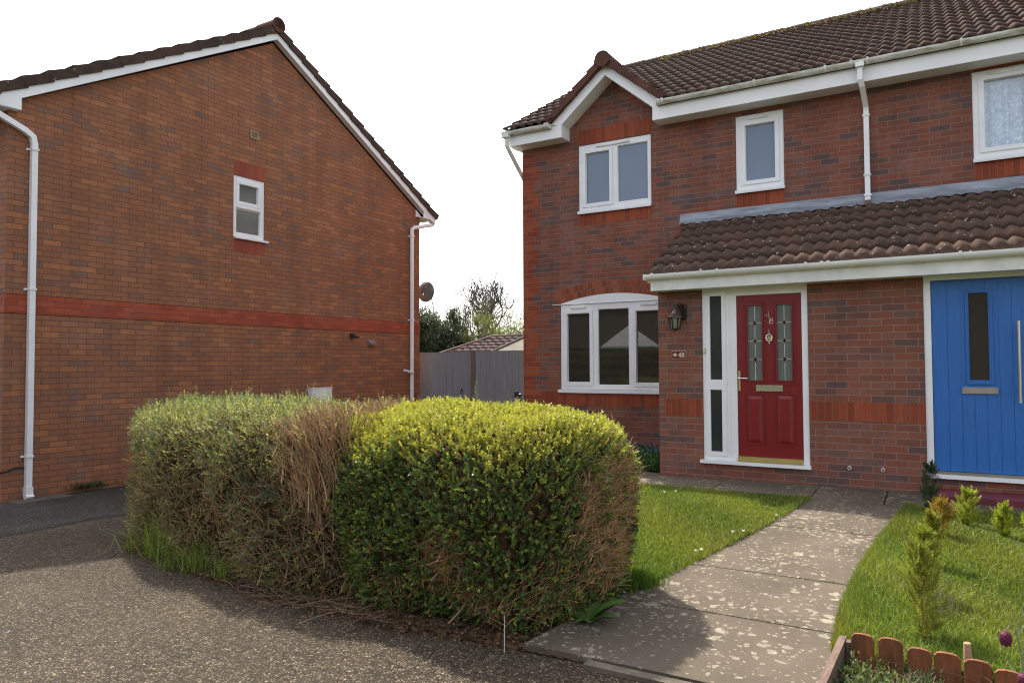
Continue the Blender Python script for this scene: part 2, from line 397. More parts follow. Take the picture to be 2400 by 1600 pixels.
def np_mesh(name, V, F, mat, C=None, parent=None, base=(0, 0, 0), smooth=False):
    V = np.asarray(V, np.float32) - np.asarray(base, np.float32); F = np.asarray(F, np.int32)
    k = F.shape[1]; me = bpy.data.meshes.new(name)
    me.vertices.add(len(V)); me.vertices.foreach_set('co', V.ravel())
    me.loops.add(F.size); me.loops.foreach_set('vertex_index', F.ravel())
    me.polygons.add(len(F)); me.polygons.foreach_set('loop_start', np.arange(0, F.size, k, dtype=np.int32))
    me.update(calc_edges=True)
    if C is not None:
        a = me.attributes.new('Col', 'FLOAT_COLOR', 'POINT')
        a.data.foreach_set('color', np.concatenate([C, np.ones((len(C), 1))], 1).astype(np.float32).ravel())
    if smooth: me.polygons.foreach_set('use_smooth', np.ones(len(F), bool))
    me.materials.append(M[mat] if isinstance(mat, str) else mat)
    o = bpy.data.objects.new(name, me); COL.objects.link(o)
    if parent is not None:
        o.parent = parent.o if isinstance(parent, Thing) else parent; o['base_v'] = tuple(base)
    else: o.location = base
    return o
def nrm(a): return a/np.maximum(np.linalg.norm(a, axis=-1, keepdims=True), 1e-9)
def rand_unit(n): return nrm(rng.normal(size=(n, 3)))
def leaf_quads(P, A, Nn, L, W, C, fold=.25, curl=0.):
    """kite shaped leaves: base P, direction A, face normal Nn, length L, width W, colour C"""
    B = nrm(np.cross(A, Nn)); Nn = nrm(np.cross(B, A))
    L = np.asarray(L)[:, None]; W = np.asarray(W)[:, None]
    V = np.stack([P, P+A*L*.5+B*W*.5+Nn*W*fold, P+A*L-Nn*L*curl, P+A*L*.5-B*W*.5+Nn*W*fold], 1)
    n = len(P); F = np.arange(n*4).reshape(n, 4)
    return V.reshape(-1, 3), F, np.repeat(C, 4, 0)
def tubes(P, R, C, n=3):
    """P (S,m,3), R (S,m) -> V,F,C"""
    S, m, _ = P.shape
    D = nrm(np.gradient(P, axis=1)); ref = rand_unit(S)[:, None, :]
    A = nrm(np.cross(D, ref)); B = np.cross(D, A)
    V = []
    for j in range(n):
        t = 2*math.pi*j/n; V.append(P+(A*math.cos(t)+B*math.sin(t))*R[..., None])
    V = np.stack(V, 2)  # S,m,n,3
    idx = np.arange(S*m*n).reshape(S, m, n)
    F = np.stack([idx[:, :-1, :], np.roll(idx, -1, 2)[:, :-1, :], np.roll(idx, -1, 2)[:, 1:, :], idx[:, 1:, :]], -1).reshape(-1, 4)
    return V.reshape(-1, 3), F, np.repeat(C, m*n, 0)
def join(parts):
    V, F, C, o = [], [], [], 0
    for v, f, c in parts:
        if len(v) == 0: continue
        V.append(v); F.append(f+o); C.append(c); o += len(v)
    return np.concatenate(V), np.concatenate(F), np.concatenate(C)
def jit(col, n, amt=.2):
    col = np.asarray(col, float); k = 1+rng.normal(size=(n, 1))*amt
    return np.clip(col*k*(1+rng.normal(size=(n, 3))*amt*.25), .003, .95)
def sprigs(P, D, Ln, k, L, W, C, spread=.9, droop=0.):
    """k leaves on each sprig starting at P along D"""
    S = len(P); out = []
    ref = rand_unit(S); A1 = nrm(np.cross(D, ref)); A2 = np.cross(D, A1)
    for i in range(k):
        t = (i+.6)/k; ang = i*2.4+rng.uniform(0, .8, S)
        rad = A1*np.cos(ang)[:, None]+A2*np.sin(ang)[:, None]
        s = spread*(1-.55*t)
        d = nrm(D*(1-.3*s)+rad*s+rng.normal(size=(S, 3))*.12)
        nn = nrm(D-d*np.sum(D*d, 1, keepdims=True)+rng.normal(size=(S, 3))*.15)
        p = P+D*(Ln*t)[:, None]
        sz = rng.uniform(.55, 1.35, S)
        out.append(leaf_quads(p, d, nn, L*sz, W*sz, C*rng.uniform(.85, 1.15, (S, 1))))
    return join(out)

# ------------------------------------------------------------------ ground heights
def z_drive(x): return .046+.022*(np.minimum(x, -1.)+1.)
def z_lawn(x, y): return CAMH-1.34-.02*np.maximum(8.-y, 0)+.010*np.minimum(x+1.2, 0)
FR = lambda u, w, d: (u, 8.5844-d, w+CAMH)       # porch wall plane
FW = lambda u, w, d: (u, 10.1067-d, w+CAMH)      # main wall plane

# ------------------------------------------------------------------ roof tiles
def wave(s, p):
    a = 2*np.pi*s/p
    return .017*(np.sin(a)+.28*np.sin(2*a+.5))
def roof_tiles(fn, s0, s1, t0, t1, gauge=.345, p=.151, n=8, keep=None, lift=.030, phase=0.):
    """rows of single-lap pantiles; fn(s,t,h)->xyz arrays"""
    S = np.arange(s0, s1+1e-6, p/n); V = []; F = []; base = 0
    nrow = int(math.ceil((t1-t0)/gauge-1e-6))
    for j in range(nrow):
        ta, tb = t0+j*gauge, min(t0+(j+1)*gauge+.012, t1)
        jit_ = .004*np.sin(S*3.1+j*1.7)
        rows = [(ta, wave(S+phase, p)+.004), (ta-.004, wave(S+phase, p)+lift+jit_), (tb, wave(S+phase, p)+.007)]
        for t, h in rows:
            x, y, z = fn(S, np.full_like(S, t), h); V.append(np.stack([x, y, z], 1))
        m = len(S); idx = base+np.arange(3*m).reshape(3, m); base += 3*m
        for r in range(2):
            F.append(np.stack([idx[r, :-1], idx[r, 1:], idx[r+1, 1:], idx[r+1, :-1]], 1))
    V = np.concatenate(V); F = np.concatenate(F)
    if keep is not None:
        c = V[F].mean(1); F = F[keep(c)]
    return V, F
def half_round(fn, s0, s1, r, seg=.45, n=10, h0=0.):
    """capping pieces along s; fn(s, side, h)"""
    mb = MB(); s = s0
    k = 0
    while s < s1-1e-3:
        e = min(s+seg, s1); ra, rb = r*1.0, r*1.10
        base = len(mb.v); n_ = n
        for ss, rr in ((s, ra), (e+.02, rb)):
            for j in range(n_+1):
                t = math.pi*j/n_*1.16-.08*math.pi; mb.v.append(fn(ss, rr*math.cos(t), h0+rr*.92*math.sin(t)))
        for j in range(n_): mb.f.append((base+j, base+j+1, base+n_+1+j+1, base+n_+1+j))
        mb.f.append(tuple(base+j for j in range(n_+1))); mb.f.append(tuple(base+n_+1+j for j in range(n_, -1, -1)))
        s = e; k += 1
    return mb

def gutter_profile(mb, x0, x1, y, ztop, r=.056, n=9, yface=None):
    """half-round gutter along x hung in front of a fascia (front at y)"""
    base = len(mb.v); pr = []
    for j in range(n+1):
        t = math.pi*j/n; pr.append((y-r+r*math.cos(t), ztop-r*1.05*math.sin(t)))
    pr2 = [(y-r+(r-.004)*math.cos(math.pi*j/n), ztop-(r*1.05-.004)*math.sin(math.pi*j/n)) for j in range(n, -1, -1)]
    loop = pr+pr2; m = len(loop)
    for x in (x0, x1): mb.v += [(x, a, b) for a, b in loop]
    for j in range(m):
        j2 = (j+1) % m; mb.f.append((base+j, base+j2, base+m+j2, base+m+j))
    mb.f.append(tuple(base+j for j in range(m-1, -1, -1))); mb.f.append(tuple(base+m+j for j in range(m)))
    return mb
def gutter_clip(x, y, ztop, r=.062, w=.028):
    mb = MB(); n = 9; base = 0; pr = []
    for j in range(n+1):
        t = math.pi*j/n; pr.append((y-.056+r*math.cos(t), ztop+.006-r*1.06*math.sin(t)))
    i = len(mb.v)
    for xx in (x-w/2, x+w/2): mb.v += [(xx, a, b) for a, b in pr]
    m = len(pr)
    for j in range(m-1): mb.f.append((i+j, i+j+1, i+m+j+1, i+m+j))
    mb.f.append(tuple(i+j for j in range(m))); mb.f.append(tuple(i+m+j for j in range(m-1, -1, -1)))
    mb.box(x-w/2, x+w/2, y-.118, y-.108, ztop-.002, ztop+.012)
    return mb

def window(T, fn, u0, u1, w0, w1, lights, pane, sill=(0, 0), depth=.07, fr=.05, recess=.012, frame_mat='white', vents=(), label=None, name='window', opening=(), pane_label=None):
    """casement window: frame with a hole per light, opening sashes proud, glass, sill, trickle vents"""
    f = MB(); f.panel(fn, u0, u1, w0, w1, lights, -recess, -recess-depth)
    for k in opening:      # raised sash around an opening light
        a = lights[k]; g = .052
        f.panel(fn, a[0]-g, a[1]+g, a[2]-g, a[3]+g, [a], -recess+.014, -recess+.001)
    for k, a in enumerate(lights):   # bead
        f.panel(fn, a[0]-.006, a[1]+.006, a[2]-.006, a[3]+.006, [(a[0]+.008, a[1]-.008, a[2]+.008, a[3]-.008)], -recess-.016, -recess-.03)
    o = f.build(name, frame_mat, T, label=label)
    for a in lights:
        g = MB(); g.fbox(fn, a[0]-.004, a[1]+.004, a[2]-.004, a[3]+.004, -recess-.032, -recess-.05)
        p = g.build('pane', pane, o, label=pane_label)
    if sill[1]:
        s = MB(); s.fbox(fn, u0-sill[0], u1+sill[0], w0-sill[1], w0-.003, .045, -recess-.03)
        s.fbox(fn, u0-sill[0], u1+sill[0], w0-sill[1]*.98-.012, w0-sill[1]-.0005, .043, .030)
        s.build('sill', frame_mat, o)
    for (a, b, w) in vents:
        v = MB(); v.fbox(fn, a, b, w-.014, w+.014, .012, -recess+.0005); v.fbox(fn, a+.02, b-.02, w-.020, w-.0145, .008, -recess+.0005)
        v.build('trickle_vent', 'white_dirty', o)
    return o

# ================================================================== RIGHT HOUSE
RH = Thing('brick_house', (0, 8.5844, CAMH-1.36), 'red brick house with a red and a blue front door under one tiled porch roof', 'house')
XR = 7.0
SX = [(-4.70, -3.52, 2.39, 3.43), (-2.292, -1.655, 2.41, 3.455), (.488, 1.72, 2.435, 3.49), (-5.035, -3.27, -.372, .955)]
bay_arch_c = -4.152
w = MB(); w.panel(FW, -5.70, XR, -1.6, 3.56, SX, 0, -.24)
g1 = w.build('wall', 'brick_red_upper', RH)
# gable triangle above the eaves line
gt = MB(); gt.prism([(-4.86, 3.56), (-3.38, 3.56), (-3.38, 3.70), (-4.12, 4.36), (-4.86, 3.70)], FW, 0, -.2)
gt.build('gable_wall', 'brick_red_upper', RH)
# side and back walls
sd = MB(); sd.box(-5.70, -5.46, 10.347, 18.0, CAMH-1.6, CAMH+3.56); sd.box(-5.46, XR, 17.76, 18.0, CAMH-1.6, CAMH+3.56)
sd.prism([(10.1067, CAMH+3.56), (18.0, CAMH+3.56), (14.0, CAMH+6.05)], lambda u, v, d: (-5.70+d, u, v), .24, 0)
sd.build('side_wall', 'brick_red_upper', RH)
# inner dark room backs so the windows read as rooms
rm = MB(); rm.box(-5.4, XR, 11.2, 11.25, CAMH-1.55, CAMH+3.5); rm.build('room_back', 'offwhite', RH)
# porch wall
PH = [(-2.375, -1.185, -1.155, .93), (-.060, 1.08, -1.155, .93)]
w = MB(); w.panel(FR, -2.918, XR, -1.62, .93, PH, 0, -.22)
w.build('porch_wall', 'brick_red', RH)
sp = MB(); sp.box(-2.918, -2.70, 8.8054, 10.105, CAMH-1.62, CAMH+1.05); sp.build('porch_side_wall', 'brick_red', RH)
# quoins at the left corner, alternating blocks of three courses
q = MB(); top = 2.3125+6*.225
k = 0; wt = top
while wt > -.62:
    wb = wt-.225; width = .305 if k % 2 == 0 else .195
    if wt-.001 < 3.54:
        q.fbox(FW, -5.7035, -5.70+width, wb+.0006, wt-.0006, .0035, -.2)
        q.box(-5.7037, -5.7002, 10.12, 10.1067+(.195 if k % 2 == 0 else .305), CAMH+wb, CAMH+wt)
    wt = wb; k += 1
q.build('quoin', 'brick_quoin', RH)
def soldier(T, fn, u0, u1, w0, w1, d=.003, mat='brick_soldier', name='soldier_course'):
    m = MB(); m.fbox(fn, u0, u1, w0, w1, d, -.02)
    n = len(m.v); uvs = None
    L = [(-0, 0)]
    o = m.build(name, mat, T)
    uv = o.data.uv_layers[0]
    for p in o.data.polygons:
        for li in p.loop_indices:
            a = uv.data[li].uv; uv.data[li].uv = (a[0]-u0, (a[1]-CAMH-w0)/(w1-w0)*.2245)
    return o
soldier(RH, FW, -4.70, -3.52, 3.432, 3.668)
soldier(RH, FW, -4.70, -3.52, 2.165, 2.375)
soldier(RH, FW, -2.30, -1.655, 2.175, 2.395)
soldier(RH, FW, .485, 1.72, 2.19, 2.425)
soldier(RH, FW, .50, 1.72, 3.495, 3.54)
soldier(RH, FW, -5.385, -2.92, -.622, -.408)
soldier(RH, FR, -2.85, -2.376, -.622, -.407)
soldier(RH, FR, -1.184, -.061, -.622, -.407)
soldier(RH, FR, 1.081, 3.2, -.622, -.407)
# segmental two-ring arch over the bay window with white infill below
def arch_pts(hw, rise, n=26):
    R = (hw*hw+rise*rise)/(2*rise); a = math.asin(hw/R)
    return R, a
hw, rise = .905, .135
R, A = arch_pts(hw, rise)
cw = .958+rise-R
for ring in range(2):
    ra, rb = R+ring*.1055+.003, R+(ring+1)*.1055
    m = MB(); uvs = []; n = 40
    for k in range(n+1):
        t = -A*1.02+2*A*1.02*k/n
        for rr in (ra, rb):
            for d in (.004, -.05):
                m.v.append(FW(bay_arch_c+rr*math.sin(t), cw+rr*math.cos(t), d)); uvs.append((t*R+5+ring*.037, (rr-ra)/(rb-ra)*.1048))
    for k in range(n):
        a = 4*k; b = a+4
        m.f += [(a, b, b+2, a+2), (a+2, b+2, b+3, a+3), (a+1, b+1, b, a)]
    m.f += [(0, 2, 3, 1), (4*n, 4*n+1, 4*n+3, 4*n+2)]
    m.build('brick_arch', 'brick_arch', RH, uvs=uvs)
m = MB(); pts = [(bay_arch_c+R*math.sin(-A+2*A*k/30), cw+R*math.cos(-A+2*A*k/30)) for k in range(31)]
m.prism([(bay_arch_c-hw, .9535)]+pts+[(bay_arch_c+hw, .9535)][0:1], FW, .0015, -.05)
m.fbox(FW, -5.17, -3.0, .9535, .962, .010, .002)
m.build('arch_infill', 'white', RH)
# windows
window(RH, FW, -5.03, -3.275, -.372, .95, [(-4.922, -4.535, -.263, .811), (-4.399, -3.898, -.300, .862), (-3.785, -3.385, -.266, .811)], 'glass_dark', (.035, .04),
       opening=(0, 2), vents=((-4.86, -4.60, .905), (-3.72, -3.46, .905)), label='wide three-light window under a brick arch')
window(RH, FW, -4.695, -3.525, 2.392, 3.427, [(-4.585, -4.186, 2.505, 3.295), (-4.055, -3.575, 2.475, 3.337)], 'glass_sky', (.008, .035), opening=(0,),
       vents=((-4.40, -3.86, 3.385),), label='two-light window under the small gable')
window(RH, FW, -2.288, -1.658, 2.412, 3.452, [(-2.165, -1.768, 2.535, 3.310)], 'glass_sky', (.012, .035), opening=(0,), vents=((-2.12, -1.86, 3.405),),
       label='narrow single-light window above the porch roof')
o = window(RH, FW, .492, 1.715, 2.437, 3.487, [(.608, 1.02, 2.56, 3.372), (1.15, 1.60, 2.56, 3.372)], 'clear', (.008, .035), opening=(0, 1), vents=((.66, 1.0, 3.44),), label='window with pale blue lace curtains')
cu = MB(); n = 150; i0 = 0
for k in range(n+1):
    u = .5+1.2*k/n; d = -.14+.018*math.sin(u*47)+.010*math.sin(u*83+1)
    cu.v += [FW(u, 2.43, d), FW(u, 3.49, d)]
for k in range(n): cu.f.append((2*k, 2*k+2, 2*k+3, 2*k+1))
cu.build('lace_curtain', 'lace', o, smooth=True)

# ---- red door set
fr = MB(); SL = [(-2.282, -2.143, -.176, .822), (-2.286, -2.150, -1.028, -.296)]; DO = (-1.972, -1.252, -1.100, .812)
fr.panel(FR, -2.372, -1.188, -1.125, .928, SL+[DO], -.015, -.085)
fr.panel(FR, -2.33, -2.098, -1.075, .87, SL, -.004, -.0148)
fr.fbox(FR, -2.055, -2.045, -1.1, .9, -.010, -.0148)
dframe = fr.build('door_frame', 'white', RH, label='white door frame with a tall two-pane side light')
for a in SL:
    p = MB(); p.fbox(FR, a[0]-.005, a[1]+.005, a[2]-.005, a[3]+.005, -.03, -.05); p.build('side_light', 'glass_side', dframe)
s = MB(); s.fbox(FR, -2.405, -1.172, -1.165, -1.127, .055, -.05); s.build('sill', 'white', dframe)
s = MB(); s.fbox(FR, -1.970, -1.254, -1.098, -1.083, .02, -.03); s.fbox(FR, -1.970, -1.254, -1.082, -1.066, .006, -.03); s.fbox(FR, -1.970, -1.254, -1.124, -1.0985, .035, -.03); s.build('threshold', 'gold', dframe)
s = MB(); s.fbox(FR, -2.366, -2.336, .148, .205, .012, -.0145); s.build('doorbell', 'cream_paint', dframe)
d = MB(); GL = [(-1.845, -1.687, -.182, .688), (-1.520, -1.362, -.182, .688)]
d.panel(FR, -1.968, -1.256, -1.064, .808, GL, -.030, -.075)
for a in GL:
    d.panel(FR, a[0]-.045, a[1]+.045, a[2]-.045, a[3]+.045, [(a[0]-.030, a[1]+.030, a[2]-.030, a[3]+.030)], -.022, -.0298)
    d.panel(FR, a[0]-.016, a[1]+.016, a[2]-.016, a[3]+.016, [a], -.018, -.0298)
for (a, b, c_, e_) in ((-1.870, -1.680, -.915, -.352), (-1.540, -1.348, -.915, -.345)):
    d.panel(FR, a-.014, b+.014, c_-.014, e_+.014, [(a, b, c_, e_)], -.022, -.0298)
    d.frustum(FR, a+.012, b-.012, c_+.012, e_-.012, -.0299, -.016, .035)
rdoor = d.build('red_door', 'door_red', RH, label='red panelled front door with two leaded panes and the number 48')
for a in GL:
    p = MB(); p.fbox(FR, a[0]-.006, a[1]+.006, a[2]-.006, a[3]+.006, -.040, -.05); p.build('leaded_pane', 'glass_grey', rdoor)
    cm = MB(); gems = []; uc = (a[0]+a[1])/2; t = .0032
    ys = [a[3]-.205, a[3]-.415, a[3]-.628]
    cm.fbox(FR, uc-t, uc+t, a[2], a[3], -.036, -.0395)
    for yy in ys:
        cm.fbox(FR, a[0], a[1], yy-t, yy+t, -.0355, -.0394)
        ru, rw = .030, .045
        star = []
        for s4 in range(4):
            t0 = s4*math.pi/2
            for kk in range(5):
                tt = kk/5*math.pi/2; r_ = 1/(abs(math.cos(tt))**.75+abs(math.sin(tt))**.75)**(1/.75)
                star.append((uc+ru*r_*math.cos(t0+tt), yy+rw*r_*math.sin(t0+tt)))
        gm = MB(); gm.prism([(uc+(x-uc)*.84, yy+(z-yy)*.84) for x, z in star], FR, -.032, -.0392); gems.append(gm)
        cm.prism(star, FR, -.0345, -.0393)
    cm.build('came', 'came', rdoor)
    for gm in gems: gm.build('diamond', 'gem', rdoor)
nb = MB()
nb.tube([FR(-1.607, .535, -.026), FR(-1.607, .612, -.026), FR(-1.648, .560, -.026), FR(-1.597, .560, -.026)], .0045, 6)
for cz, r in ((.520, .014), (.488, .019)):
    nb.tube([FR(-1.580+r*math.sin(t), cz+r*math.cos(t), -.026) for t in np.linspace(0, 2*math.pi, 17)], .0045, 6, cap=False)
nb.build('house_number', 'chrome', rdoor)
kn = MB()
kc = FR(-1.605, .318, 0)
kn.tube([(kc[0]+.033*math.sin(t), kc[1]+.012, kc[2]-.010+.040*math.cos(t)) for t in np.linspace(.05, 2*math.pi-.05, 25)], .0062, 8)
kn.lathe([(.001, .084), (.007, .078), (.004, .068), (.009, .060), (.005, .05), (.012, .042), (.010, .034), (.002, .030)], (kc[0], kc[1]+.016, kc[2]), 14)
kn.lathe([(.001, -.082), (.006, -.076), (.005, -.064), (.010, -.056), (.003, -.048)], (kc[0], kc[1]+.016, kc[2]), 14)
k2 = MB(); k2.lathe([(.022, 0), (.022, .006), (.012, .010)], (kc[0], kc[1]+.020, kc[2]-.010), 16, 'y'); k2.build('knocker_boss', 'gold', rdoor)
kn.build('knocker', 'chrome', rdoor)
lp = MB(); lp.panel(FR, -1.760, -1.465, -.306, -.236, [(-1.748, -1.477, -.294, -.248)], -.012, -.0295)
lp.fbox(FR, -1.747, -1.478, -.293, -.262, -.020, -.0295); lp.fbox(FR, -1.747, -1.478, -.261, -.249, -.006, -.0295)
lp.build('letter_plate', 'chrome', rdoor)
hd = MB(); hd.fbox(FR, -1.958, -1.936, -.305, -.072, -.018, -.0298)
hd.build('handle_plate', 'gold', rdoor)
hd = MB(); hd.tube([FR(-1.947, -.155, -.02), FR(-1.947, -.155, .030), FR(-1.93, -.156, .034), FR(-1.842, -.160, .034)], .0085, 8); hd.build('door_handle', 'chrome', rdoor)

# ---- blue door set
fr = MB(); DO = (.008, .965, -1.100, .862)
fr.panel(FR, -.057, 1.077, -1.125, .928, [DO], -.015, -.085)
bframe = fr.build('door_frame', 'white', RH, label='white frame of the blue door')
s = MB(); s.fbox(FR, -.066, 1.09, -1.168, -1.127, .05, -.05); s.build('sill', 'white', bframe)
s = MB(); s.fbox(FR, .01, .963, -1.122, -1.098, .02, -.03); s.build('threshold', 'steel', bframe)
d = MB(); GB = (.338, .503, -.166, .716)
grooves = [.012]
d.panel(FR, .012, .961, -1.096, .858, [GB], -.034, -.075)
bb = [.012, .150, .266, .375, .480, .590, .700, .81, .90, .961]
for a, b in zip(bb[:-1], bb[1:]):
    if b <= GB[0]-.03 or a >= GB[1]+.04: d.fbox(FR, a+.002, b-.002, -1.094, .856, -.0295, -.0339)
    else:
        d.fbox(FR, a+.002, b-.002, -1.094, -.212, -.0295, -.0339); d.fbox(FR, a+.002, b-.002, .752, .856, -.0295, -.0339)
d.panel(FR, .310, .538, -.208, .748, [(.326, .520, -.190, .730)], -.016, -.0338)
d.panel(FR, .326, .520, -.190, .730, [GB], -.024, -.0338)
bdoor = d.build('blue_door', 'door_blue', RH, label='blue vertically boarded front door with one slim pane')
p = MB(); p.fbox(FR, GB[0]-.006, GB[1]+.006, GB[2]-.006, GB[3]+.006, -.040, -.05); p.build('pane', 'glass_dark', bdoor)
lp = MB(); lp.panel(FR, .268, .570, -.302, -.240, [(.280, .558, -.290, -.252)], -.014, -.0295); lp.fbox(FR, .281, .557, -.289, -.253, -.019, -.0295); lp.build('letter_plate', 'steel', bdoor)
hb = MB(); hb.tube([FR(.742, -.385, .055), FR(.745, .417, .055)], .0155, 12)
for ww in (-.25, .28): hb.tube([FR(.743, ww, -.03), FR(.743, ww, .05)], .009, 8)
hb.build('bar_handle', 'steel', bdoor)

# ---- little weep pipes, tap
for x in (-.788, -.465):
    m = MB(); m.lathe([(.012, 0), (.019, 0), (.019, .03), (.012, .03)], (x, 8.5844-.028, CAMH-1.121), 14, 'y'); m.build('vent_pipe', 'white_dirty', RH)
    m = MB(); m.lathe([(.0118, -.0285), (.0118, -.0265)], (x, 8.5844, CAMH-1.121), 12, 'y'); m.build('vent_mouth', 'black', RH)
m = MB(); m.tube([(-5.71, 10.03, CAMH-.47), (-5.80, 10.03, CAMH-.47), (-5.83, 10.03, CAMH-.50)], .022, 8); m.lathe([(.03, -.02), (.04, 0), (.03, .03)], (-5.80, 10.03, CAMH-.44), 10)
m.tube([(-5.735, 10.03, CAMH-.47), (-5.735, 10.03, CAMH-1.3)], .012, 6); m.build('tap', 'terracotta_brown', RH)

# ---- porch roof
PE_Y, PE_W = 8.315, 1.090            # eave line of the tiles
pp = math.atan2(2.035-PE_W, 10.10-PE_Y); plen = math.hypot(2.035-PE_W, 10.10-PE_Y)
def fporch(s, t, h): return s, PE_Y+t*math.cos(pp)-h*math.sin(pp), CAMH+PE_W+t*math.sin(pp)+h*math.cos(pp)
V, F = roof_tiles(fporch, -2.985, XR, 0, plen-.01, gauge=plen/6+.0005, p=.1512, lift=.042, phase=.05)
o = np_mesh('porch_roof', V, F, 'tile_porch', parent=RH, base=RH.base)
o['label'] = 'lean-to porch roof of brown pantiles spotted with lichen'
ub = MB(); ub.prism([(PE_Y+.02, PE_W-.03), (10.1, 2.0), (10.1, 1.92), (PE_Y+.06, PE_W-.09)], lambda u, v, d: (d, u, v+CAMH), -2.975, XR); ub.build('roof_deck', 'white_dirty', o)
f = MB(); f.fbox(lambda u, v, d: (u, 8.36-d, v+CAMH), -2.935, XR, .902, 1.085, 0, -.02); f.box(-2.935, XR, 8.3805, 8.5835, CAMH+.9045, CAMH+.925)
f.prism([(8.3805, .9045), (8.3805, 1.05), (10.1, 1.95), (10.1, 1.80), (8.62, .98), (8.62, .9045)], lambda u, v, d: (d, u, v+CAMH), -2.935, -2.92)
f.build('porch_fascia', 'white_dirty', RH)
g = MB(); gutter_profile(g, -2.985, XR, 8.36, CAMH+1.093); g.box(-2.99, -2.9835, 8.36-.114, 8.36-.002, CAMH+1.03, CAMH+1.096)
pg = g.build('porch_gutter', 'white', RH)
for x in (-2.88, -2.10, -1.15, -.99, -.925, .27, 1.2, 2.2): gutter_clip(x, 8.36, CAMH+1.093).build('gutter_bracket', 'white', pg)
fl = MB(); n = 170
for k in range(n+1):     # dressed lead: upstand on the wall and apron following the rolls
    s_ = -3.09+(XR+3.09)*k/n; hh = float(wave(np.array([s_+.05]), .1512)[0])*.8+.016
    x, y, z = fporch(np.array([s_]), np.array([plen-.10]), hh); e = .004*math.sin(s_*9)+.003*math.sin(s_*31)
    sag = .014*math.sin(s_*5.2)
    x2, y2, z2 = fporch(np.array([s_]), np.array([plen-.03]), .03)
    fl.v += [(s_, 10.0985+e*.3, CAMH+2.175), (s_, 10.094+e, CAMH+2.075), (s_, float(y2[0]), float(z2[0])+.012), (s_, float(y[0]), float(z[0])+sag*.3+.012)]
for k in range(n):
    a = 4*k; b = a+4
    for j in range(3): fl.f.append((a+j, a+j+1, b+j+1, b+j))
fl.build('flashing', 'lead', RH, smooth=True, label='grey lead flashing along the top of the porch roof')

# ---- main roof
ME_Y, ME_W, MP = 9.745, 3.775, math.radians(30.0)
RIDGE_Y = 13.95; mlen = (RIDGE_Y-ME_Y)/math.cos(MP)
RIDGE_W = ME_W+mlen*math.sin(MP)
GX, GW, GP = -4.12, 4.575, math.radians(39.5)      # small gable: ridge x, tile height, pitch
def fmain(s, t, h): return s, ME_Y+t*math.cos(MP)-h*math.sin(MP), CAMH+ME_W+t*math.sin(MP)+h*math.cos(MP)
def keep_main(c):
    under = (c[:, 2]-CAMH) < GW-np.abs(c[:, 0]-GX)*math.tan(GP)+.01
    return ~(under & (np.abs(c[:, 0]-GX) < 1.05))
V, F = roof_tiles(fmain, -5.86, XR, 0, mlen, p=.1512, keep=keep_main, phase=.02)
roof = np_mesh('roof', V, F, 'tile', parent=RH, base=RH.base)
dk = MB(); dk.prism([(RIDGE_Y, RIDGE_W-.05), (18.3, RIDGE_W-.05-(18.3-RIDGE_Y)*math.tan(MP)), (18.3, RIDGE_W-.15-(18.3-RIDGE_Y)*math.tan(MP)), (RIDGE_Y, RIDGE_W-.2)], lambda u, v, d: (d, u, v+CAMH), -5.86, XR)
dk.prism([(RIDGE_Y, RIDGE_W-.06), (RIDGE_Y, RIDGE_W-.2), (10.6, ME_W+(10.6-ME_Y)*math.tan(MP)-.15), (10.6, ME_W+(10.6-ME_Y)*math.tan(MP)-.05)], lambda u, v, d: (d, u, v+CAMH), -5.84, XR)
for xa, xb in ((-5.84, -5.06), (-3.19, XR)):
    dk.prism([(9.83, ME_W+.085*math.tan(MP)-.018), (10.6, ME_W+(10.6-ME_Y)*math.tan(MP)-.05), (10.6, ME_W+(10.6-ME_Y)*math.tan(MP)-.10), (9.83, ME_W+.085*math.tan(MP)-.06)], lambda u, v, d: (d, u, v+CAMH), xa, xb)
dk.build('roof_deck', 'tile', roof)
rc = half_round(lambda s, a, h: (s, RIDGE_Y+a, CAMH+RIDGE_W-.045+h), -5.88, XR, .125)
rc.build('ridge_tile', 'tile', roof, smooth=False)
# moss along the ridge
P = np.stack([rng.uniform(-4.6, XR, 2600), RIDGE_Y-np.abs(rng.normal(0, .15, 2600))-.02, np.zeros(2600)], 1)
P[:, 2] = CAMH+RIDGE_W-.005-np.maximum(RIDGE_Y-.10-P[:, 1], 0)*math.tan(MP)+np.where(RIDGE_Y-P[:, 1] < .1, .045, .005)
C = jit((.19, .14, .038), 2600, .35)
a = rng.uniform(.014, .034, 2600)
v, f_, c = leaf_quads(P, nrm(rand_unit(2600)+np.array([0, -.3, .8])), rand_unit(2600), a, a, C, .3)
np_mesh('moss', v, f_, 'leaf_soft', c, roof, RH.base)
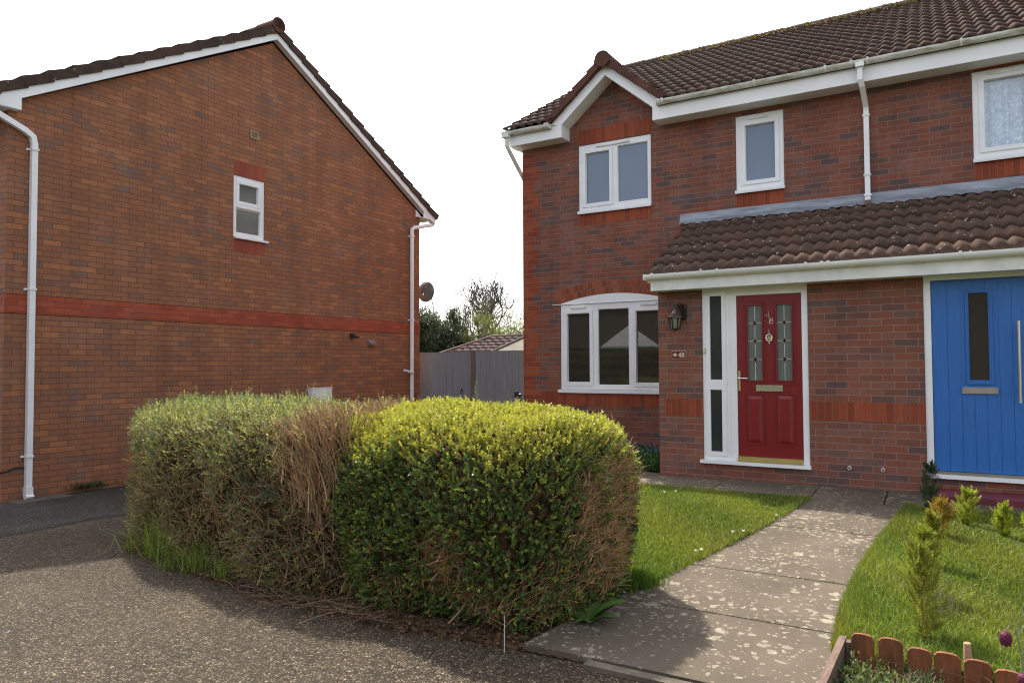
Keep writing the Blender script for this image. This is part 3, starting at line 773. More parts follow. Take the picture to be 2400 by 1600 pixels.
# small gable roof
gl_ = .96/math.cos(GP)
VY0, VY1 = 9.745, 11.35
for sgn in (-1, 1):
    def fg(s, t, h, sgn=sgn):
        r = gl_-t
        return GX+sgn*(r*math.cos(GP)+h*math.sin(GP)), VY0+.03+s, CAMH+GW-r*math.sin(GP)+h*math.cos(GP)
    V, F = roof_tiles(fg, .02, VY1-VY0, 0, gl_, gauge=gl_/3.5, p=.1512, phase=.04)
    o = np_mesh('gable_roof', V, F, 'tile_red', parent=RH, base=RH.base)
    vg = MB(); nseg = 4; L = gl_+.02
    for k in range(nseg):     # verge tiles: thick turned-down ends, each lapped over the one below
        t0, t1 = L*k/nseg, L*(k+1)/nseg+.02
        def vp(t, h): return (GX+sgn*((L-t)*math.cos(GP)+h*math.sin(GP)), CAMH+GW-(L-t)*math.sin(GP)+h*math.cos(GP))
        a_, b_, c_, d_ = vp(t0, .048), vp(t1, .022), vp(t1, -.066), vp(t0, -.060)
        i = len(vg.v); yy0, yy1 = VY0-.004*k, VY0+.26
        vg.v += [(x, yy0, z) for x, z in (a_, b_, c_, d_)]+[(x, yy1, z) for x, z in (a_, b_, c_, d_)]
        vg.f += [(i, i+1, i+2, i+3), (i+4, i+7, i+6, i+5)]+[(i+j, i+4+j, i+4+(j+1) % 4, i+(j+1) % 4) for j in range(4)]
    vg.build('verge_tile', 'tile_red', o)
rc = half_round(lambda s, a, h: (GX+a, VY0-.02+s, CAMH+GW-.055+h), 0, VY1-VY0, .14, .42, 12)
rc.lathe([(.105, -.02), (.120, -.024), (.120, 0)], (GX, VY0-.02, CAMH+GW-.03), 20, 'y')
rc.build('ridge_cap', 'tile_red', RH)
# barge boards of the small gable
BA_Y = 9.82
fb = lambda u, v, d: (u, BA_Y-d, v+CAMH)
for sgn in (-1, 1):
    b_ = MB(); b_.prism([(GX, 4.335), (GX, 4.495), (GX+sgn*.93, 3.735), (GX+sgn*.80, 3.715), (GX+sgn*.73, 3.715)], fb, .0, -.022)
    b_.prism([(GX, 4.34), (GX+sgn*.725, 3.722), (GX+sgn*.725, 3.74), (GX, 4.36)], fb, -.023, -.286)
    b_.build('barge_board', 'white', RH)
# eaves boxes
for (x0, x1, a_, b_) in ((-5.80, -4.85, 0, 1), (-3.392, XR, 1, 0)):
    e = MB(); e.fbox(fb, x0, x1, 3.520, 3.712, 0, -.02); fe = MB(); fe.fbox(fb, (x0 if x0 < -5 else -3.19), (-5.10 if x0 < -5 else x1), 3.7125, 3.80, -.001, -.02); fe.build('eaves_gap_shade', 'black', RH); e.box(x0, x1, BA_Y+.0205, 10.1062, CAMH+3.523, CAMH+3.541)  # black strip stands in for the shadow between tiles and gutter
    xe = x1 if b_ else x0
    e.box(xe-.018 if b_ else xe, xe if b_ else xe+.018, BA_Y+.0205, 10.1062, CAMH+3.5415, CAMH+(3.86 if b_ else 3.70))
    if x0 < -5:
        e.box(x0, x0+.018, BA_Y+.0205, 18.0, CAMH+3.5415, CAMH+3.72); e.box(x0+.0185, -5.702, 10.108, 18., CAMH+3.523, CAMH+3.541)
    e.build('fascia', 'white', RH)
GZ = CAMH+3.765
g = MB(); gutter_profile(g, -5.875, -5.02, BA_Y-.004, GZ-.03); g.box(-5.026, -5.0185, BA_Y-.12, BA_Y-.006, GZ-.095, GZ-.025)
gg = g.build('gutter', 'gutter', RH)
for x in (-5.045, -5.085, -5.78): gutter_clip(x, BA_Y-.004, GZ-.03).build('gutter_bracket', 'white_dirty', gg)
g = MB(); gutter_profile(g, -3.30, XR, BA_Y-.004, GZ); g.box(-3.306, -3.2985, BA_Y-.12, BA_Y-.006, GZ-.066, GZ+.004)
gg = g.build('gutter', 'gutter', RH)
for x in (-3.27, -3.215, -1.95, -1.08, -.78, -.60, .38, 1.5, 2.7): gutter_clip(x, BA_Y-.004, GZ).build('gutter_bracket', 'white_dirty', gg)
# downpipes
m = MB(); yd = 10.107-.045
m.tube([(-.688, BA_Y-.06, GZ-.05), (-.688, BA_Y-.06, CAMH+3.53), (-.672, BA_Y-.02, CAMH+3.47), (-.650, yd-.02, CAMH+3.28), (-.648, yd, CAMH+3.22), (-.648, yd, CAMH+2.10)], .030, square=True)
m.box(-.735, -.640, BA_Y-.122, BA_Y-.012, GZ-.085, GZ-.03)
dp = m.build('downpipe', 'white', RH)
for ww in (3.16, 2.40, 2.14):
    b_ = MB(); b_.box(-.690, -.606, yd-.036, 10.1055, CAMH+ww-.012, CAMH+ww+.012); b_.build('pipe_bracket', 'white_dirty', dp)
m = MB(); m.tube([(-.648, yd, CAMH+2.105), (-.648, yd-.03, CAMH+2.05), (-.645, yd-.08, CAMH+2.03)], .033, square=True); m.build('pipe_shoe', 'steel', dp)
m = MB(); m.tube([(-5.80, BA_Y-.06, GZ-.08), (-5.80, BA_Y-.055, CAMH+3.52), (-5.79, BA_Y-.02, CAMH+3.47), (-5.745, 10.35, CAMH+2.98), (-5.745, 10.42, CAMH+2.9), (-5.745, 10.42, CAMH-1.4)], .034, 10)
m.box(-5.86, -5.74, BA_Y-.122, BA_Y-.012, GZ-.12, GZ-.06)
m.build('downpipe', 'white_dirty', RH)

# maroon step at the blue door
m = MB(); m.box(-.02, 1.25, 8.12, 8.583, .10, CAMH-1.275); st = m.build('doorstep', 'maroon', RH, label='maroon painted doorstep')
# ------------------------------------------------------------------ lamp and plaque on the pillar
LT = Thing('wall_lantern', (-2.62, 8.5844, CAMH+.5), 'bronzed black lantern on a scrolled bracket beside the red front door', 'wall lamp')
lx, ly = -2.665, 8.5844-.125
m = MB(); m.fbox(FR, -2.625, -2.560, .555, .735, .022, 0); m.build('backplate', 'iron', LT)
m = MB(); m.tube([FR(-2.592, .60, .02), FR(-2.60, .66, .05), FR(-2.63, .715, .09), FR(-2.655, .725, .115), FR(-2.665, .70, .125)], [.016, .018, .017, .016, .014], 8)
m.tube([FR(-2.592, .70, .02), FR(-2.605, .735, .05), FR(-2.625, .745, .07), FR(-2.64, .73, .07)], .012, 8); m.tube([FR(-2.592, .58, .02), FR(-2.60, .565, .04), FR(-2.61, .58, .05)], .010, 7)
m.build('bracket', 'iron', LT)
m = MB(); m.lathe([(.004, .722), (.020, .715), (.016, .700), (.024, .690), (.020, .675), (.030, .650), (.046, .622), (.078, .596), (.094, .583), (.094, .574), (.080, .570)], (lx, ly, CAMH), 24); m.build('hood', 'iron_hood', LT, smooth=False)
cg = MB(); gl2 = MB(); ra, rb, za, zb = .074, .052, .570, .438
for k in range(6):
    t0, t1 = math.pi/3*k+.26, math.pi/3*(k+1)+.26
    pa, pb = (lx+ra*math.cos(t0), ly+ra*math.sin(t0), CAMH+za), (lx+rb*math.cos(t0), ly+rb*math.sin(t0), CAMH+zb)
    qa, qb = (lx+ra*math.cos(t1), ly+ra*math.sin(t1), CAMH+za), (lx+rb*math.cos(t1), ly+rb*math.sin(t1), CAMH+zb)
    cg.tube([pa, pb], .0085, 6); cg.tube([pb, qb], .007, 6)
    s_ = .93
    gl2.quad(*[(lx+(x-lx)*s_, ly+(y-ly)*s_, z) for x, y, z in (pb, qb, qa, pa)])
cg.lathe([(.052, .436), (.05, .428), (.012, .424), (.010, .412), (.004, .406)], (lx, ly, CAMH), 12)
cg.build('cage', 'iron', LT); gl2.build('lantern_glass', 'lamp_glass', LT)
m = MB(); m.lathe([(.014, .44), (.014, .47), (.026, .50), (.024, .53), (.006, .545)], (lx, ly, CAMH), 14); m.build('bulb', 'offwhite', LT)

PQ = Thing('house_plaque', (-2.657, 8.5844, CAMH+.07), 'small maroon house plaque with a leaf emblem and the number 48', 'sign')
def rrect(u0, u1, w0, w1, r, n=5):
    out = []
    for cx, cz, a0 in ((u1-r, w0+r, -90), (u1-r, w1-r, 0), (u0+r, w1-r, 90), (u0+r, w0+r, 180)):
        for k in range(n+1):
            t = math.radians(a0+90*k/n); out.append((cx+r*math.cos(t), cz+r*math.sin(t)))
    return out
m = MB(); m.prism(rrect(-2.747, -2.567, .071, .175, .018), FR, .014, 0); m.build('rim', 'plaque_rim', PQ)
m = MB(); m.prism(rrect(-2.741, -2.573, .077, .169, .014), FR, .0165, .0142); m.build('plaque_face', 'plaque', PQ)
m = MB()
lf = [(0, -.024), (.010, -.020), (.014, -.008), (.030, -.004), (.022, .006), (.028, .016), (.012, .011), (.010, .022), (0, .030), (-.008, .020), (-.010, .010), (-.030, .018), (-.022, .006), (-.030, -.002), (-.014, -.008), (-.010, -.020)]
m.prism([(-2.705+x*.9, .122+z*.95) for x, z in lf], FR, .0195, .0168); m.build('emblem', 'cream_paint', PQ)
def text_mesh(txt, size, u, w_, d, fn, mat, parent, name, ext=.0015):
    cu = bpy.data.curves.new(name+'_curve', 'FONT'); cu.body = txt; cu.size = size; cu.extrude = ext; cu.offset = .0012
    ob = bpy.data.objects.new('tmp_text', cu); COL.objects.link(ob)
    dg = bpy.context.evaluated_depsgraph_get(); me = bpy.data.meshes.new_from_object(ob.evaluated_get(dg))
    bpy.data.objects.remove(ob)
    mb = MB(); mb.v = [fn(u+v.co.x, w_+v.co.y, d+v.co.z) for v in me.vertices]; mb.f = [tuple(p.vertices) for p in me.polygons]
    return mb.build(name, mat, parent)
text_mesh('48', .082, -2.668, .094, .0185, FR, 'cream_paint', PQ, 'number')
# ================================================================== LEFT HOUSE (own frame: +x out of the gable wall, y along it)
LROT = math.radians(-2.2036); LORG = Vector((-10.079, .388, 0))
def l2w(x, y, z): return (LORG.x+x*math.cos(LROT)-y*math.sin(LROT), LORG.y+x*math.sin(LROT)+y*math.cos(LROT), z)
FL = lambda u, w, d: (d, u, w+CAMH)
lb = Vector((0, 8.05, CAMH-1.65))
LH = Thing('brick_house', lb, 'orange-brown brick house showing a broad gable end with one small window', 'house', rot=LROT, loc=l2w(*lb))
HW = (7.342, 7.952, 2.135, 3.150)
UA, UB, UC = 4.075, 12.045, 8.10
LP = .575
w = MB(); w.panel(FL, UA, UB, -1.95, 3.25, [HW], 0, -.24)
w.prism([(UA, 3.25), (UB, 3.25), (UB, 3.33), (UC, 5.62), (UA, 3.33)], FL, 0, -.24)
w.build('wall', 'brick_brown', LH)
sd = MB(); sd.box(-9, -.2405, UA, UA+.24, CAMH-1.95, CAMH+3.25); sd.box(-9, -.2405, UB-.24, UB, CAMH-1.95, CAMH+3.25); sd.box(-9.2, -9.0, UA, UB, CAMH-1.95, CAMH+3.25)
sd.build('side_wall', 'brick_brown', LH)
b_ = MB(); b_.prism([(UA-.004, .690), (UB+.004, .690), (UB+.004, .926), (UA-.004, .926)], FL, .006, -.1)
b_.build('brick_band', 'brick_band', LH)
b_ = MB(); b_.fbox(FL, UA-.003, UB+.003, .9265, .934, .002, -.1); b_.fbox(FL, UA-.003, UB+.003, .682, .6895, .002, -.1); b_.build('band_joint_shade', 'core', LH)  # dark strips edging the band; the upper one paints its shadow line
soldier(LH, FL, 7.345, 7.962, 3.152, 3.400, mat='brick_lintel')
soldier(LH, FL, 7.345, 7.962, 1.885, 2.10, mat='brick_lintel')
# fix lintel uv: this frame maps u to y, same formula applies
o = window(LH, FL, 7.348, 7.948, 2.140, 3.148, [(7.450, 7.825, 2.735, 3.025), (7.405, 7.868, 2.212, 2.600)], 'glass_grey', (.0, .0), opening=(0,), label='small white window with a top-hung upper light')
s = MB(); s.fbox(FL, 7.352, 8.005, 2.105, 2.137, .05, -.05); s.build('sill', 'white', o)
t = MB(); t.fbox(FL, 7.40, 7.87, 2.618, 2.652, .022, -.0119); t.build('transom', 'white', o)
# verge boards and roof
for a0, a1 in ((UA-.42, UC), (UB+.40, UC)):
    sg = 1 if a1 > a0 else -1
    top = lambda u: 5.832-abs(u-UC)*LP
    b_ = MB(); b_.prism([(a0, top(a0)-.185), (a1, top(a1)-.172), (a1, top(a1)), (a0, top(a0))], FL, .12, .098)
    b_.prism([(a0, top(a0)-.180), (a1, top(a1)-.168), (a1, top(a1)-.150), (a0, top(a0)-.160)], FL, .0975, -.001)
    b_.build('barge_board', 'white', LH)
for (u0, u1, s0) in ((UA-.42, UA+.10, -1), (UB-.14, UB+.40, 1)):
    b_ = MB()
    if s0 < 0: b_.prism([(u0, 3.238), (u1, 3.238), (u1, 3.41), (u0, 3.215)], FL, .118, .095)
    else: b_.prism([(u0+.15, 3.238), (u1, 3.238), (u1, 3.25), (u0+.15, 3.40)], FL, .118, .095)
    b_.prism([(u0, 3.2385), (u1, 3.2385), (u1, 3.252), (u0, 3.252)], FL, .0945, -9)
    ue = u1 if s0 < 0 else u0
    b_.build('eaves_box', 'white', LH)
    e = MB(); ue = u0 if s0 < 0 else u1
    e.prism([(ue-.01, 3.2385), (ue+.01, 3.2385), (ue+.01, 3.40), (ue-.01, 3.40)], FL, .12, -9); e.build('fascia', 'white', LH)
b_ = MB(); b_.prism([(UB-.14, 3.2385), (UB+.01, 3.2385), (UB+.01, 3.30), (UB-.14, 3.40)], FL, .02, .002); b_.build('eaves_box', 'white', LH)
LPA = math.atan(LP); TW = 5.845
for sgn in (-1, 1):
    Ltot = (UC-(UA-.47) if sgn < 0 else (UB+.45)-UC)/math.cos(LPA)
    def fl_(s, t, h, sgn=sgn, Ltot=Ltot):
        r = Ltot-t
        return .10-s, UC+sgn*(r*math.cos(LPA)+h*math.sin(LPA)), CAMH+TW-r*math.sin(LPA)+h*math.cos(LPA)
    V, F = roof_tiles(fl_, 0, 9.2, 0, Ltot, p=.1512)
    rf = np_mesh('roof', V, F, 'tile', parent=LH, base=LH.base)
    vg = MB(); n_ = int(round(Ltot/.345)); L = Ltot+.02
    for k in range(n_):
        t0, t1 = L*k/n_, L*(k+1)/n_+.02
        def vp(t, h): r = L-t; return (UC+sgn*(r*math.cos(LPA)+h*math.sin(LPA)), CAMH+TW-r*math.sin(LPA)+h*math.cos(LPA))
        q_ = (vp(t0, .078), vp(t1, .040), vp(t1, -.075), vp(t0, -.055)); i = len(vg.v)
        x0 = .150-.005*(k % 2)
        vg.v += [(x0, a_, z) for a_, z in q_]+[(-.14, a_, z) for a_, z in q_]
        vg.f += [(i, i+1, i+2, i+3), (i+4, i+7, i+6, i+5)]+[(i+j, i+4+j, i+4+(j+1) % 4, i+(j+1) % 4) for j in range(4)]
    vg.build('verge_tile', 'tile', rf)
    dk = MB(); dk.prism([(UC, TW-.04), (UC+sgn*Ltot*math.cos(LPA), TW-.04-Ltot*math.sin(LPA)), (UC+sgn*Ltot*math.cos(LPA), TW-.07-Ltot*math.sin(LPA)), (UC, TW-.07)], FL, .05, -9.1); dk.build('roof_deck', 'tile', rf)
rc = half_round(lambda s, a, h: (.17-s, UC+a, CAMH+TW+.035+h), 0, 9.3, .135, .45, 12)
rc.lathe([(.12, 0), (.132, .004), (.132, -.02)], (.17, UC, CAMH+TW+.055), 20, 'x')
rc.build('ridge_tile', 'tile_red', LH)
# gutters at both eaves seen end-on
for u, sg in ((UA-.47, -1), (UB+.47, 1)):
    g = MB(); n = 9
    pr = [(u+.056*math.cos(math.pi*j/n), 3.375-.056*math.sin(math.pi*j/n)) for j in range(n+1)]
    g.prism(pr, FL, .13, -9); g.build('gutter', 'white', LH)
# downpipes with swan necks
def pipe_set(pts, wall_u, ws, square=True, r=.034):
    m = MB(); m.tube(pts, r, 12, square=square); p = m.build('downpipe', 'white', LH)
    for ww in ws:
        k = MB(); k.fbox(FL, wall_u-.075, wall_u+.046, ww-.012, ww+.012, .018, 0); k.fbox(FL, wall_u-.044, wall_u+.044, ww-.014, ww+.014, .094, .0185); k.build('pipe_bracket', 'white_dirty', p)
    return p
u1 = 4.355
p = pipe_set([FL(3.66, 3.30, .05), FL(3.70, 3.24, .05), FL(4.24, 3.015, .05), FL(4.335, 2.955, .05), FL(u1, 2.86, .05), FL(u1, -1.56, .05)], u1, (2.79, 1.0, -1.115))
m = MB(); m.tube([FL(u1, -1.50, .05), FL(u1, -1.60, .055), FL(u1, -1.645, .10)], .043, square=True); m.build('pipe_shoe', 'white_dirty', p)
u2 = 11.73
p = pipe_set([FL(12.46, 3.34, .05), FL(12.46, 3.20, .05), FL(12.44, 3.15, .05), FL(11.80, 2.985, .05), FL(u2, 2.93, .05), FL(u2, 2.85, .05), FL(u2, -1.55, .05)], u2, (2.79, .985), square=False, r=.042)
m = MB(); m.tube([FL(11.44, -.085, .10), FL(11.72, -.145, .07)], .028, 10); m.build('waste_pipe', 'white_dirty', LH)
m = MB(); m.box(.003, .30, u1-.22, u1+.42, CAMH-1.95, CAMH-1.648); m.build('drain_slab', 'kerb', LH)
# vents on the gable
m = MB(); m.panel(FL, 7.655, 7.805, 3.835, 3.970, [(7.672, 7.728, 3.852, 3.953), (7.733, 7.788, 3.852, 3.953)], .02, -.02)
for k in range(6): m.fbox(FL, 7.672, 7.788, 3.856+.017*k, 3.863+.017*k, .012, -.02)
m.build('air_vent', 'vent', LH)
m = MB(); m.prism([(0, .535), (.10, .455), (.10, .425), (0, .425)], lambda a, b, d: (a, d, b+CAMH), 10.44, 10.60); m.build('vent_hood', 'vent_grey', LH)
m = MB(); m.tube([l for l in (FL(UA+.27, -1.26, .014), FL(UA+.15, -1.245, .014), FL(UA+.05, -1.28, .014), FL(UA-.012, -1.285, .014), FL(UA-.014, -1.29, -.5))], .012, 6); m.build('cable', 'cable', LH)

def lthing(name, base, label, cat):
    b = Vector(base); return Thing(name, b, label, cat, rot=LROT, loc=l2w(*b))
SLt = lthing('security_light', (0, 10.01, CAMH+.55), 'tiny black security light fixed on the gable wall below the red band', 'security light')
m = MB(); m.fbox(FL, 9.955, 10.065, .56, .64, .03, 0); m.tube([FL(10.01, .60, .03), FL(10.01, .585, .075)], .014, 8); m.build('bracket', 'black', SLt)
m = MB(); m.prism([(.055, .605), (.155, .575), (.135, .548), (.045, .580)], lambda a, b, d: (a, d, b+CAMH), 9.95, 10.07); m.build('lamp_head', 'black', SLt)
m = MB(); m.prism([(.052, .578), (.136, .5475), (.130, .543), (.05, .572)], lambda a, b, d: (a, d, b+CAMH), 9.965, 10.055); m.build('lens', 'lens', SLt)
MBx = lthing('meter_box', (0, 9.16, CAMH-1.0), 'white plastic meter box on the gable wall, peeping above the hedge', 'meter box')
m = MB(); m.fbox(FL, 8.925, 9.395, -1.0, -.395, .12, 0); m.fbox(FL, 8.915, 9.405, -.394, -.382, .13, 0); m.build('box', 'white', MBx)
m = MB(); m.fbox(FL, 8.955, 9.365, -.97, -.43, .128, .1205); m.build('door', 'white_dirty', MBx)
# satellite dish on the rear corner
SD = lthing('satellite_dish', (.05, 12.07, CAMH+1.3), 'weathered grey satellite dish behind the far corner of the brown brick house', 'satellite dish')
m = MB(); c0 = Vector((-.10, 12.36, CAMH+1.66)); prof = [(.005, .055), (.10, .045), (.17, .02), (.22, -.012), (.235, -.03)]
m.lathe([(r, -h) for r, h in prof]+[(.229, .034), (.16, -.008), (.08, -.034), (.004, -.043)], (c0.x, c0.y, c0.z), 28, 'y'); m.build('dish', 'dish', SD)
m = MB(); m.tube([(.03, 12.08, CAMH+1.55), (-.02, 12.20, CAMH+1.55), (-.08, 12.28, CAMH+1.60), (c0.x, c0.y-.05, c0.z)], .018, 8); m.tube([(c0.x+.16, c0.y+.02, c0.z-.16), (c0.x+.215, c0.y+.03, c0.z-.38), (c0.x+.225, c0.y+.03, c0.z-.62)], .012, 6)
m.build('mount_arm', 'dish', SD)

# ================================================================== GROUND
def grid_sheet(name, x0, x1, y0, y1, zf, mat, kind='structure', nx=40, ny=40, skirt=.0, dz=0., inside=None, thick=.25):
    X, Y = np.meshgrid(np.linspace(x0, x1, nx+1), np.linspace(y0, y1, ny+1), indexing='xy')
    Z = zf(X, Y)+dz; V = np.stack([X, Y, Z], -1).reshape(-1, 3); idx = np.arange((nx+1)*(ny+1)).reshape(ny+1, nx+1)
    F = np.stack([idx[:-1, :-1], idx[:-1, 1:], idx[1:, 1:], idx[1:, :-1]], -1).reshape(-1, 4)
    if skirt:
        rim = np.concatenate([idx[0, :], idx[1:, -1], idx[-1, -2::-1], idx[-2:0:-1, 0]]); n0 = len(V)
        R = V[rim].copy(); R[:, 2] -= skirt; V = np.concatenate([V, R]); m = len(rim); a = np.arange(m); b = (a+1) % m
        F = np.concatenate([F, np.stack([rim[b], rim[a], n0+a, n0+b], 1)])
    o = np_mesh(name, V, F, mat); tag(o, kind=kind); return o
def poly_sheet(name, pts, zf, mat, dz=0., thick=.3, kind='structure'):
    """triangulated fan sheet from an outline, with a skirt"""
    import bmesh
    bm = bmesh.new(); vs = [bm.verts.new((x, y, 0)) for x, y in pts]; f = bm.faces.new(vs)
    bmesh.ops.triangulate(bm, faces=[f]); bmesh.ops.subdivide_edges(bm, edges=bm.edges[:], cuts=3, use_grid_fill=True)
    bmesh.ops.triangulate(bm, faces=bm.faces[:])
    for v in bm.verts: v.co.z = float(zf(np.array(v.co.x), np.array(v.co.y)))+dz
    ed = [e for e in bm.edges if e.is_boundary]
    r = bmesh.ops.extrude_edge_only(bm, edges=ed)
    for g in r['geom']:
        if isinstance(g, bmesh.types.BMVert): g.co.z -= thick
    bmesh.ops.recalc_face_normals(bm, faces=bm.faces[:])
    me = bpy.data.meshes.new(name); bm.to_mesh(me); bm.free(); me.materials.append(M[mat])
    o = bpy.data.objects.new(name, me); COL.objects.link(o); tag(o, kind=kind); return o
# far ground reaching the horizon, dipping below everything nearby
def zfar(x, y): return -.42+0*x
gx = np.concatenate([-np.geomspace(3000, 20, 10), np.linspace(-14, 14, 8), np.geomspace(20, 3000, 10)])
Xg, Yg = np.meshgrid(gx, gx, indexing='xy'); Zg = np.full_like(Xg, -.45); n = len(gx); idx = np.arange(n*n).reshape(n, n)
o = np_mesh('ground', np.stack([Xg, Yg, Zg], -1).reshape(-1, 3), np.stack([idx[:-1, :-1], idx[:-1, 1:], idx[1:, 1:], idx[1:, :-1]], -1).reshape(-1, 4), 'lawn_soil'); tag(o, kind='structure')
zd = lambda x, y: z_drive(x)
o = grid_sheet('road', -60, 40, -60, -6.0, lambda x, y: z_drive(np.clip(x, -14, -1))-.02, 'tarmac_dark', nx=60, ny=20, skirt=.4)
o = grid_sheet('driveway', -7.62, 6.0, -5.99, 4.6, zd, 'tarmac', nx=60, ny=40, skirt=.4)
o = grid_sheet('side_driveway', -30.0, -7.62, -5.99, 20, lambda x, y: z_drive(np.maximum(x, -14))-.006+.01*np.sin(y*.8)*.4, 'tarmac_dark', nx=60, ny=60, skirt=.4)
o = grid_sheet('side_path', -7.61, -5.75, 4.61, 20., lambda x, y: z_drive(x)-.004, 'tarmac_dark', nx=10, ny=40, skirt=.4)
o['kind'] = 'structure'
# path slabs
path_z = lambda x, y: z_lawn(x, y)
def cat(points, n=8):
    out = []; P = [np.array(p, float) for p in points]
    for i in range(len(P)-1):
        p0, p1, p2, p3 = P[max(i-1, 0)], P[i], P[i+1], P[min(i+2, len(P)-1)]
        for k in range(n):
            t = k/n; out.append(tuple(.5*((2*p1)+(-p0+p2)*t+(2*p0-5*p1+4*p2-p3)*t*t+(-p0+3*p1-3*p2+p3)*t**3)))
    out.append(tuple(P[-1])); return out
LE = cat([(-1.08, 7.72), (-1.15, 7.1), (-1.26, 6.3), (-1.38, 5.6), (-1.50, 5.0), (-1.60, 4.5), (-1.72, 4.1), (-1.80, 3.6), (-1.86, 3.26)], 6)
RE = cat([(-.20, 7.72), (-.28, 6.9), (-.36, 6.1), (-.42, 5.3), (-.44, 4.5), (-.42, 3.9), (-.40, 3.26)], 6)
def interp_edge(E_, y):
    ys = [p[1] for p in E_][::-1]; xs = [p[0] for p in E_][::-1]; return float(np.interp(y, ys, xs))
joints = [7.72, 6.42, 5.02+.0, 4.14, 3.262]
tilt = lambda x: .10*(x+.8)
# slab joints run across the path, nearly square to it
for a, b in zip(joints[:-1], joints[1:]):
    n = 8; g = .006
    yy = np.linspace(a-g, b+g, n)
    Lp = [(interp_edge(LE, y)+.002, y+(.0 if 0 else 0)) for y in yy]; Rp = [(interp_edge(RE, y), y) for y in yy]
    poly_sheet('path', Lp+Rp[::-1], path_z, 'concrete', dz=.004, thick=.1)
xs = [-5.6, -4.4, -3.30, -2.10, -1.08+.0, -.42, .78, 2.0, 3.2, 7]
for a, b in zip(xs[:-1], xs[1:]):
    y1 = 8.582 if a > -3.0 else 8.75
    if -1.2 < a < -.3: poly_sheet('path', [(a+.006, 7.728), (b-.006, 7.728), (b-.006, 8.582), (a+.006, 8.582)], path_z, 'concrete', dz=.004, thick=.1)
    else: poly_sheet('path', [(a+.006, 7.80), (b-.006, 7.80), (b-.006, y1), (a+.006, y1)], path_z, 'concrete', dz=.004, thick=.1)
# earth under the path joints and beds
o = poly_sheet('bed_soil', [(-6.3, 5.1), (-6.42, 4.35), (-5.98, 3.74), (-5.0, 3.45), (-4.1, 3.34), (-3.3, 3.30), (-2.6, 3.245), (-1.87, 3.245), (-1.87, 5.1)], lambda x, y: z_drive(x)+.012, 'soil', thick=.1)
o = grid_sheet('bed_soil', -5.69, XR, 4.2, 10.10, lambda x, y: np.minimum(z_lawn(x, y)-.022, z_drive(x)+.01+.03*np.maximum(y-4.0, 0)), 'soil', nx=50, ny=30, skirt=.3)
o = grid_sheet('bed_soil', -1.86, -.40, 3.25, 4.199, lambda x, y: z_lawn(x, y)-.022, 'soil', nx=6, ny=6)
# kerb along the front of the path
m = MB()
for x0, x1 in ((-1.48, -.60), (-.59, .30), (.31, 1.2), (1.21, 2.1)):
    m.box(x0, x1, 3.19, 3.252, -.1, float(z_lawn(np.array((x0+x1)/2), np.array(3.2)))-.002)
o = m.build('kerb', 'kerb', None); tag(o, kind='structure')
# lawns
def edge_lawn_left():
    pts = [p for p in LE if p[1] < 7.79 and p[1] > 4.25]
    return [(-5.69, 7.785), (-5.69, 5.0)]+[(-4.5, 4.7), (-3., 4.5), (-1.70, 4.28)]+[(x-.012, y) for x, y in pts[::-1]]+[(-1.09, 7.785)]
PL = edge_lawn_left()
lawnL = poly_sheet('lawn', PL, z_lawn, 'lawn_soil', dz=-.008, thick=.2)
PR = [(x+.012, y) for x, y in RE if 3.80 < y < 7.72]
PRt = [(-.20, 7.75), (XR, 7.75), (XR, 3.80)]+PR[::-1]
lawnR = poly_sheet('lawn', PRt, z_lawn, 'lawn_soil', dz=-.008, thick=.2)
# ================================================================== HEDGES
def closed_cat(P, n=12):
    P = np.array(P, float); out = []
    for i in range(len(P)):
        p0, p1, p2, p3 = P[i-1], P[i], P[(i+1) % len(P)], P[(i+2) % len(P)]
        for k in range(n):
            t = k/n; out.append(.5*((2*p1)+(-p0+p2)*t+(2*p0-5*p1+4*p2-p3)*t*t+(-p0+3*p1-3*p2+p3)*t**3))
    return np.array(out)
PROF = np.array([(.90, 0), (.945, .08), (.975, .2), (.995, .35), (1, .5), (1, .62), (.99, .74), (.97, .83), (.935, .90), (.885, .945), (.80, .972), (.68, .988), (.5, 1.0), (.28, 1.008), (.05, 1.01)])
def lump(P, s=1.):
    x, y, z = P[..., 0], P[..., 1], P[..., 2]
    return s*(.030*np.sin(3.1*x+1.3*np.sin(2.2*z)+.5)*np.cos(3.7*y+.9)+.024*np.sin(6.3*x+4.1*z+1.)+.018*np.sin(9.7*y+7.3*z+2.*np.sin(5*x))+.014*np.sin(15.*x+11*y)*np.sin(13*z))
PROF_ROUND = np.array([(.80, 0), (.87, .08), (.935, .2), (.985, .35), (1, .48), (1, .60), (.985, .70), (.955, .79), (.905, .865), (.84, .92), (.75, .962), (.62, .988), (.45, 1.0), (.25, 1.008), (.05, 1.01)])
